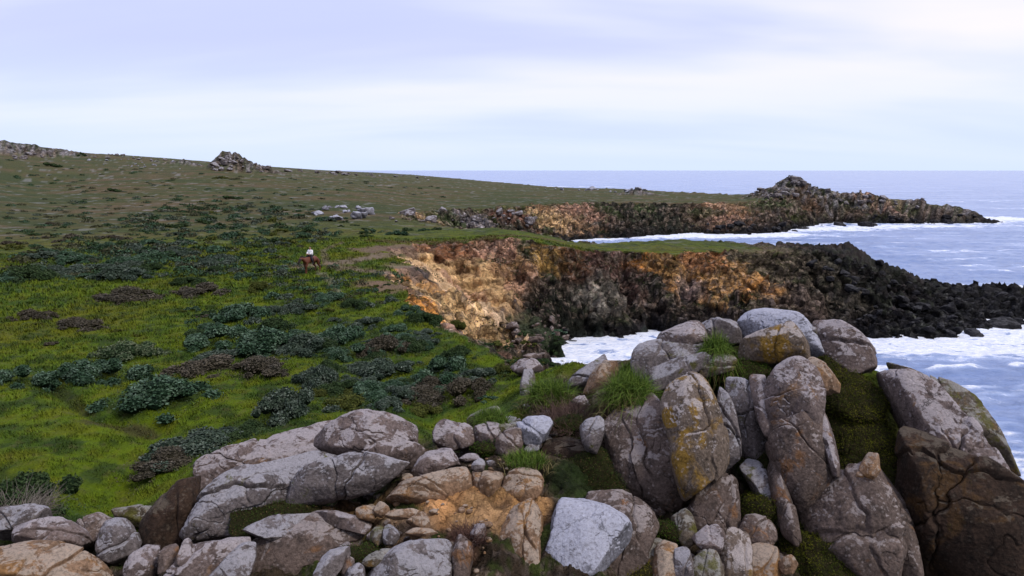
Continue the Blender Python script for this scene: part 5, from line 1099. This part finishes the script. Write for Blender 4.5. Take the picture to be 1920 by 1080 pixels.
moss('herb-covered ledge right of the smooth grey-green panel', [(1385, 855), (1440, 850), (1462, 900), (1465, 945), (1440, 930), (1400, 900)], 22.6, 1.0, 912, 900, DG)

def undergrowth():
    # low heathy growth round the feet of the shrubs, and dead stalks in the turf
    r_ = np.random.default_rng(91); C_, K_ = [], []
    for u, v, w, h, k, lab in BIG[:26]+BIG[30:]:
        q = hit(u, v, 20); R = w/2*q[1]/FPX*1.5; m = int(900+500*R)
        a = r_.uniform(0, 6.28, m); rr = R*np.sqrt(r_.uniform(0, 1, m))*r_.uniform(.6, 1.25, m); x = q[0]+rr*np.cos(a); y = q[1]+rr*np.sin(a)*0.9
        C_.append(np.stack([x, y], -1)); K_ += [k]*m
    p = np.concatenate(C_); K_ = np.array(K_); f = fbm2(p[:, 0]/0.7, p[:, 1]/0.7, 3, 421); keep = (f > -0.05) & gfield(GTOP, p[:, 0], p[:, 1]) & (gfield(GOUT, p[:, 0], p[:, 1]) < .5)
    p, K_, f = p[keep], K_[keep], f[keep]; n = len(p)
    z = ground_z(p[:, 0], p[:, 1])+r_.uniform(0, 1, n)*(0.10+0.35*np.maximum(f, 0))
    c = np.column_stack([p, z]); V, F = quads(c, r_.normal(size=(n, 3))*.7+[0, 0, .5], .045*r_.uniform(.5, 1.4, n), r_, .9)
    base = np.array([[0.03, 0.06, 0.022], [0.085, 0.12, 0.05]]); t = r_.uniform(0, 1, (n, 1)); col = base[0]+(base[1]-base[0])*t
    dead = (K_ == 'dead')[:, None]; col = np.where(dead, col*0.4+np.array([0.06, 0.045, 0.03]), col)
    link('undergrowth', mesh_np('undergrowth', V, F, False, np.repeat(col, 4, 0), [M_LEAF]), label='low heathy undergrowth spreading round the feet of the meadow shrubs', cat='undergrowth', kind='stuff')
undergrowth()
def scrub():
    # the countless small bushes of the belt and of the plain behind it
    r_ = random.Random(93); g_ = np.random.default_rng(93); C_, N_, S_, K_ = [], [], [], []
    regs = [(BANDS[0][0], 210, (16, 46)), (BANDS[1][0], 260, (10, 30)), (BANDS[2][0], 70, (10, 26)), ([(14, 375), (300, 365), (620, 372), (600, 400), (300, 410), (14, 430)], 120, (8, 22)), ([(440, 468), (740, 520), (760, 570), (520, 570)], 90, (14, 36)),
            ([(14, 300), (400, 325), (850, 350), (850, 375), (14, 360)], 110, (5, 14))]
    for poly, m, (w0, w1) in regs:
        us = [p[0] for p in poly]; vv = [p[1] for p in poly]; k = 0
        while k < m:
            u, v = r_.uniform(min(us), max(us)), r_.uniform(min(vv), max(vv))
            if not poly_in(np.array([u]), np.array([v]), poly)[0]: continue
            k += 1; q = hit(u, v, 40); R = r_.uniform(w0, w1)/2*q[1]/FPX; H = R*r_.uniform(.3, .55); L_ = 90
            d = g_.normal(size=(L_, 3)); d[:, 2] = np.abs(d[:, 2]); d /= np.linalg.norm(d, axis=1, keepdims=True)
            c = d*g_.uniform(.55, 1.1, (L_, 1))*[R, R*.8, H]+[q[0], q[1], q[2]-0.02]
            C_.append(c); N_.append(d*.7+g_.normal(size=d.shape)*.5); S_.append(np.full(L_, R*0.17)); K_.append(np.full(L_, r_.randrange(4)))
    C_, N_, S_, K_ = map(np.concatenate, (C_, N_, S_, K_)); V, F = quads(C_, N_, S_*g_.uniform(.6, 1.3, len(S_)), g_, .9)
    pal = np.array([(0.040, 0.075, 0.042), (0.026, 0.050, 0.022), (0.060, 0.075, 0.055), (0.050, 0.052, 0.028)]); col = pal[K_]*g_.uniform(.4, 1.9, (len(K_), 1))
    link('scrub', mesh_np('scrub', V, F, False, np.repeat(col, 4, 0), [M_LEAF]), label='countless tiny bushes speckling the meadow belt and the plain behind it', cat='scrub', kind='stuff')
scrub()
# short turf and herbs of the near meadow and gully: nobody could count it
def turf():
    r_ = np.random.default_rng(77)
    n = 420000
    a = np.radians(r_.uniform(-39, 18, n)); r = 20.5*np.exp(r_.uniform(0, 1, n)**1.0*math.log(120/20.5)); x = r*np.sin(a); y = r*np.cos(a)
    top = gfield(GTOP, x, y); oc = gfield(GOUT, x, y); gc = GC.reshape(GX.shape+(3,)); i = np.clip(np.round(np.interp(r, _rows, np.arange(len(_rows)))).astype(int), 0, len(_rows)-1); j = np.clip(np.round(np.interp(a, _az, np.arange(len(_az)))).astype(int), 0, len(_az)-1)
    col = gc[i, j]; green = (col[:, 1] > col[:, 0]*0.80)
    dn = sstep(-0.5, 0.4, fbm2(x/1.1, y/1.1, 4, 401))
    keep = top & (oc < 0.5) & green & (r_.uniform(0, 1, n) < 0.25+0.75*dn)
    x, y, r, col, dn = x[keep], y[keep], r[keep], col[keep], dn[keep]; n = len(x)
    z = ground_z(x, y)-0.01
    h = (0.05+0.10*dn*r_.uniform(.4, 1.3, n))*np.clip(r/34, 0.8, 2.4); w = 0.011*np.clip(r/20, 1, 6)
    b = r_.uniform(0, 6.283, n); d = np.stack([np.cos(b), np.sin(b)], -1); le = h*r_.uniform(.3, 1.3, n)
    base = np.stack([x, y, z], -1); px_ = np.stack([-d[:, 1], d[:, 0], np.zeros(n)], -1)*w[:, None]
    V = np.stack([base-px_, base+px_, base+np.stack([d[:, 0]*le, d[:, 1]*le, h], -1)], 1).reshape(-1, 3)
    c = np.maximum(col, 0.010)*r_.uniform(0.55, 1.5, (n, 1)); c = c+np.array([0.03, 0.022, 0.004])*(r_.uniform(0, 1, (n, 1)) < .08)
    link('turf', mesh_np('turf', V, np.arange(n*3).reshape(n, 3), False, np.repeat(c, 3, 0), [M_BLADE]), label='short green turf and herbs covering the near meadow', cat='grass', kind='stuff')
turf()
def herbs():
    """low leafy cover: gully, cliff benches, outcrop hollows"""
    r_ = np.random.default_rng(78); n = 260000
    a = np.radians(r_.uniform(-36, 38, n)); r = 15*np.exp(r_.uniform(0, 1, n)*math.log(150/15)); x = r*np.sin(a); y = r*np.cos(a)
    top = gfield(GTOP, x, y); oc = gfield(GOUT, x, y); z = ground_z(x, y); sea_ = gfield(GSEA, x, y)
    f = fbm2(x/2.5, y/2.5, 4, 411)
    cliff = (~top) & (~sea_) & (z > 2.5) & (r > 38) & (f > 0.18) & ((x < 42))
    ochre = np.hypot(x+11, y-97) < 12
    out_ = (oc > 0.5) & (fbm2(x/0.8, y/0.8, 3, 412) > 0.02) & (np.abs(x+0.5) > 2.2)
    k = (cliff & ~(ochre & (f < 0.42))) | out_; x, y, z, r, out_ = x[k], y[k], z[k], r[k], out_[k]; n = len(x)
    c = np.stack([x, y, z+r_.uniform(.0, .12, n)*np.clip(r/40, .6, 2.5)], -1)
    V, F = quads(c, r_.normal(size=(n, 3))*.6+[0, -.3, .6], np.where(out_, .022, .10)*np.clip(r/70, .8, 2)*r_.uniform(.6, 1.3, n), r_, 1.0)
    pal = np.array([(0.012, 0.024, 0.006), (0.055, 0.07, 0.02)]); t = r_.uniform(0, 1, (n, 1)); col = (pal[0]+(pal[1]-pal[0])*t)
    col = np.where(r_.uniform(0, 1, (n, 1)) < .15, np.array([0.13, 0.11, 0.07])*r_.uniform(.5, 1.2, (n, 1)), col)
    link('herbs', mesh_np('herbs', V, F, False, np.repeat(col, 4, 0), [M_LEAF]), label='low leafy herbs on the cliff benches, in the gully and between the boulders', cat='herbs', kind='stuff')
herbs()
# ------------------------------------------------------------------ horse and rider on the trail
def plain(name, col, rough=0.7, var=0.25):
    b = NB(name); n = b.noise(6, 4, .6)
    return b.done(b.mix(n, tuple(c*(1-var) for c in col), tuple(min(1, c*(1+var)) for c in col)), rough, None, .3)
def skin(name, pts, edges, rad, mat, parent, root=0, sub=2, label=None):
    me = bpy.data.meshes.new(name); me.from_pydata([tuple(p) for p in pts], edges, []); me.materials.append(mat)
    o = bpy.data.objects.new(name, me); COL.objects.link(o); o.parent = parent
    m = o.modifiers.new('skin', 'SKIN'); m.use_smooth_shade = True
    for i, sv in enumerate(me.skin_vertices[0].data):
        r = rad[i]; sv.radius = (r, r) if not isinstance(r, tuple) else r; sv.use_root = (i == root)
    s = o.modifiers.new('sub', 'SUBSURF'); s.levels = sub; s.render_levels = sub
    if label: o['label'] = label
    return o
q = hit(584, 512, 50)
hx, hy, hz = q
horse = bpy.data.objects.new('horse', None); COL.objects.link(horse); horse.location = (hx, hy, hz); horse.rotation_euler = (0, 0, math.radians(244)); horse.scale = (1.18, 1.18, 1.18)
horse['label'] = 'chestnut horse with a dark lowered head carrying the white-clad rider on the trail'; horse['category'] = 'horse'
M_CH = plain('chestnut_coat', (0.115, 0.036, 0.017), .55); M_DK = plain('dark_mane', (0.018, 0.012, 0.010)); M_HF = plain('hoof', (0.03, 0.025, 0.02))
# local +X is forward
HP = [(-.05, 0, 1.22), (-.55, 0, 1.27), (-.82, 0, 1.22), (.40, 0, 1.24), (.72, 0, 1.22), (1.02, 0, 1.42), (1.24, 0, 1.50), (1.34, 0, 1.46), (1.52, 0, 1.24), (1.62, 0, 1.10)]
HE = [(0, 1), (1, 2), (0, 3), (3, 4), (4, 5), (5, 6), (6, 7), (7, 8), (8, 9)]
HR = [.33, .33, .24, .32, .27, .19, .145, .14, .095, .075]
def leg_(p0, chain, rr):
    b = len(HP); pr = p0
    for p, r in zip(chain, rr): HP.append(p); HR.append(r); HE.append((pr, len(HP)-1)); pr = len(HP)-1
for s, f in ((1, .16), (-1, -.06)):
    leg_(4, [(.66+f*.3, .17*s, .98), (.66+f, .17*s, .70), (.62+f*1.1, .16*s, .50), (.63+f*1.1, .16*s, .12), (.68+f*1.1, .16*s, .03)], [.15, .09, .062, .05, .062])
for s, f in ((1, -.14), (-1, .10)):
    leg_(2, [(-.72, .18*s, 1.02), (-.58+f, .18*s, .80), (-.90+f, .17*s, .54), (-.82+f, .17*s, .14), (-.77+f, .17*s, .03)], [.20, .12, .068, .052, .062])
skin('body', HP, HE, HR, M_CH, horse)
skin('head', [(1.30, 0, 1.50), (1.42, 0, 1.36), (1.56, 0, 1.18), (1.64, 0, 1.06)], [(0, 1), (1, 2), (2, 3)], [.155, .14, .105, .085], M_DK, horse, label='dark head')
for s in (1, -1): skin('ear', [(1.24, .06*s, 1.58), (1.23, .08*s, 1.70), (1.24, .085*s, 1.76)], [(0, 1), (1, 2)], [.035, .03, .01], M_DK, horse)
skin('mane', [(.50, 0, 1.50), (.75, .05, 1.48), (1.0, .06, 1.58), (1.2, .04, 1.66), (1.34, 0, 1.60)], [(0, 1), (1, 2), (2, 3), (3, 4)], [(.05, .08), (.06, .11), (.06, .11), (.05, .09), (.05, .05)], M_DK, horse)
skin('tail', [(-1.0, 0, 1.28), (-1.14, 0, 1.10), (-1.16, 0, .80), (-1.13, 0, .45)], [(0, 1), (1, 2), (2, 3)], [.05, .07, .085, .03], M_DK, horse)
skin('saddle', [(-.26, 0, 1.60), (-.02, 0, 1.54), (.22, 0, 1.60)], [(0, 1), (1, 2)], [(.20, .05), (.24, .06), (.16, .06)], plain('saddle_leather', (0.05, 0.025, 0.015), .5), horse)
for s in (1, -1): skin('girth', [(0, .30*s, 1.48), (0, .345*s, 1.24), (0, .24*s, .98)], [(0, 1), (1, 2)], [.03, .03, .03], M_DK, horse)
# the rider
rider = bpy.data.objects.new('person', None); COL.objects.link(rider)
rider.location = (hx, hy, hz); rider.rotation_euler = horse.rotation_euler; rider.scale = (1.18, 1.18, 1.18)
rider['label'] = 'person in a loose white top and black trousers riding the chestnut horse'; rider['category'] = 'person'
M_SK = plain('rider_skin', (0.42, 0.24, 0.17), .5, .08); M_WH = plain('white_cloth', (0.85, 0.85, 0.88), .8, .05); M_BK = plain('black_cloth', (0.015, 0.015, 0.02), .8); M_HR = plain('dark_hair', (0.02, 0.013, 0.01), .6)
BP = [(0, 0, 1.68), (0, 0, 1.86), (.01, 0, 2.06), (.02, 0, 2.17), (.03, 0, 2.25), (.05, 0, 2.34), (.045, 0, 2.43)]
BE = [(0, 1), (1, 2), (2, 3), (3, 4), (4, 5), (5, 6)]; BR = [(.17, .13), (.14, .11), (.17, .12), (.10, .08), .055, .088, .07]
for s in (1, -1):
    k = len(BP); BP += [(.01, .20*s, 2.12), (.08, .26*s, 1.90), (.30, .14*s, 1.80), (.37, .12*s, 1.80)]; BE += [(2, k), (k, k+1), (k+1, k+2), (k+2, k+3)]; BR += [.065, .05, .036, .032]
    k = len(BP); BP += [(.02, .15*s, 1.66), (.32, .36*s, 1.42), (.18, .40*s, 1.02), (.20, .41*s, .94), (.33, .42*s, .93)]; BE += [(0, k), (k, k+1), (k+1, k+2), (k+2, k+3), (k+3, k+4)]; BR += [.10, .075, .05, .045, .035]
skin('body', BP, BE, BR, M_SK, rider)
skin('white_top', [(-.01, 0, 1.66), (0, 0, 1.86), (.01, 0, 2.06), (.015, 0, 2.17), (.01, .21, 2.12), (.08, .28, 1.90), (.28, .16, 1.81), (.01, -.21, 2.12), (.08, -.28, 1.90), (.28, -.16, 1.81)], [(0, 1), (1, 2), (2, 3), (2, 4), (4, 5), (5, 6), (2, 7), (7, 8), (8, 9)], [(.30, .26), (.25, .21), (.23, .17), (.09, .09), .09, .085, .06, .09, .085, .06], M_WH, rider)
skin('trousers', [(0, 0, 1.64), (.03, .16, 1.64), (.32, .37, 1.42), (.19, .41, 1.06), (.03, -.16, 1.64), (.32, -.37, 1.42), (.19, -.41, 1.06)], [(0, 1), (1, 2), (2, 3), (0, 4), (4, 5), (5, 6)], [.15, .12, .092, .07, .12, .092, .07], M_BK, rider)
for s in (1, -1):
    skin('boot', [(.185, .41*s, 1.10), (.20, .415*s, .94), (.35, .425*s, .92)], [(0, 1), (1, 2)], [.065, .06, .045], M_BK, rider)
    skin('hand', [(.36, .12*s, 1.80), (.42, .11*s, 1.80), (.46, .10*s, 1.77)], [(0, 1), (1, 2)], [.035, .04, .022], M_SK, rider)
    S_, F_ = cube_sphere(4); ey = link('eye', mesh_np('eye', S_*.012, F_, True, None, [M_HR]), (.128, .032*s, 2.36), parent=rider)
skin('nose', [(.12, 0, 2.35), (.145, 0, 2.325)], [(0, 1)], [.014, .016], M_SK, rider)
skin('hair', [(.035, 0, 2.42), (-.01, 0, 2.40), (-.05, 0, 2.28), (-.07, 0, 2.12)], [(0, 1), (1, 2), (2, 3)], [.092, .092, .07, .04], M_HR, rider)
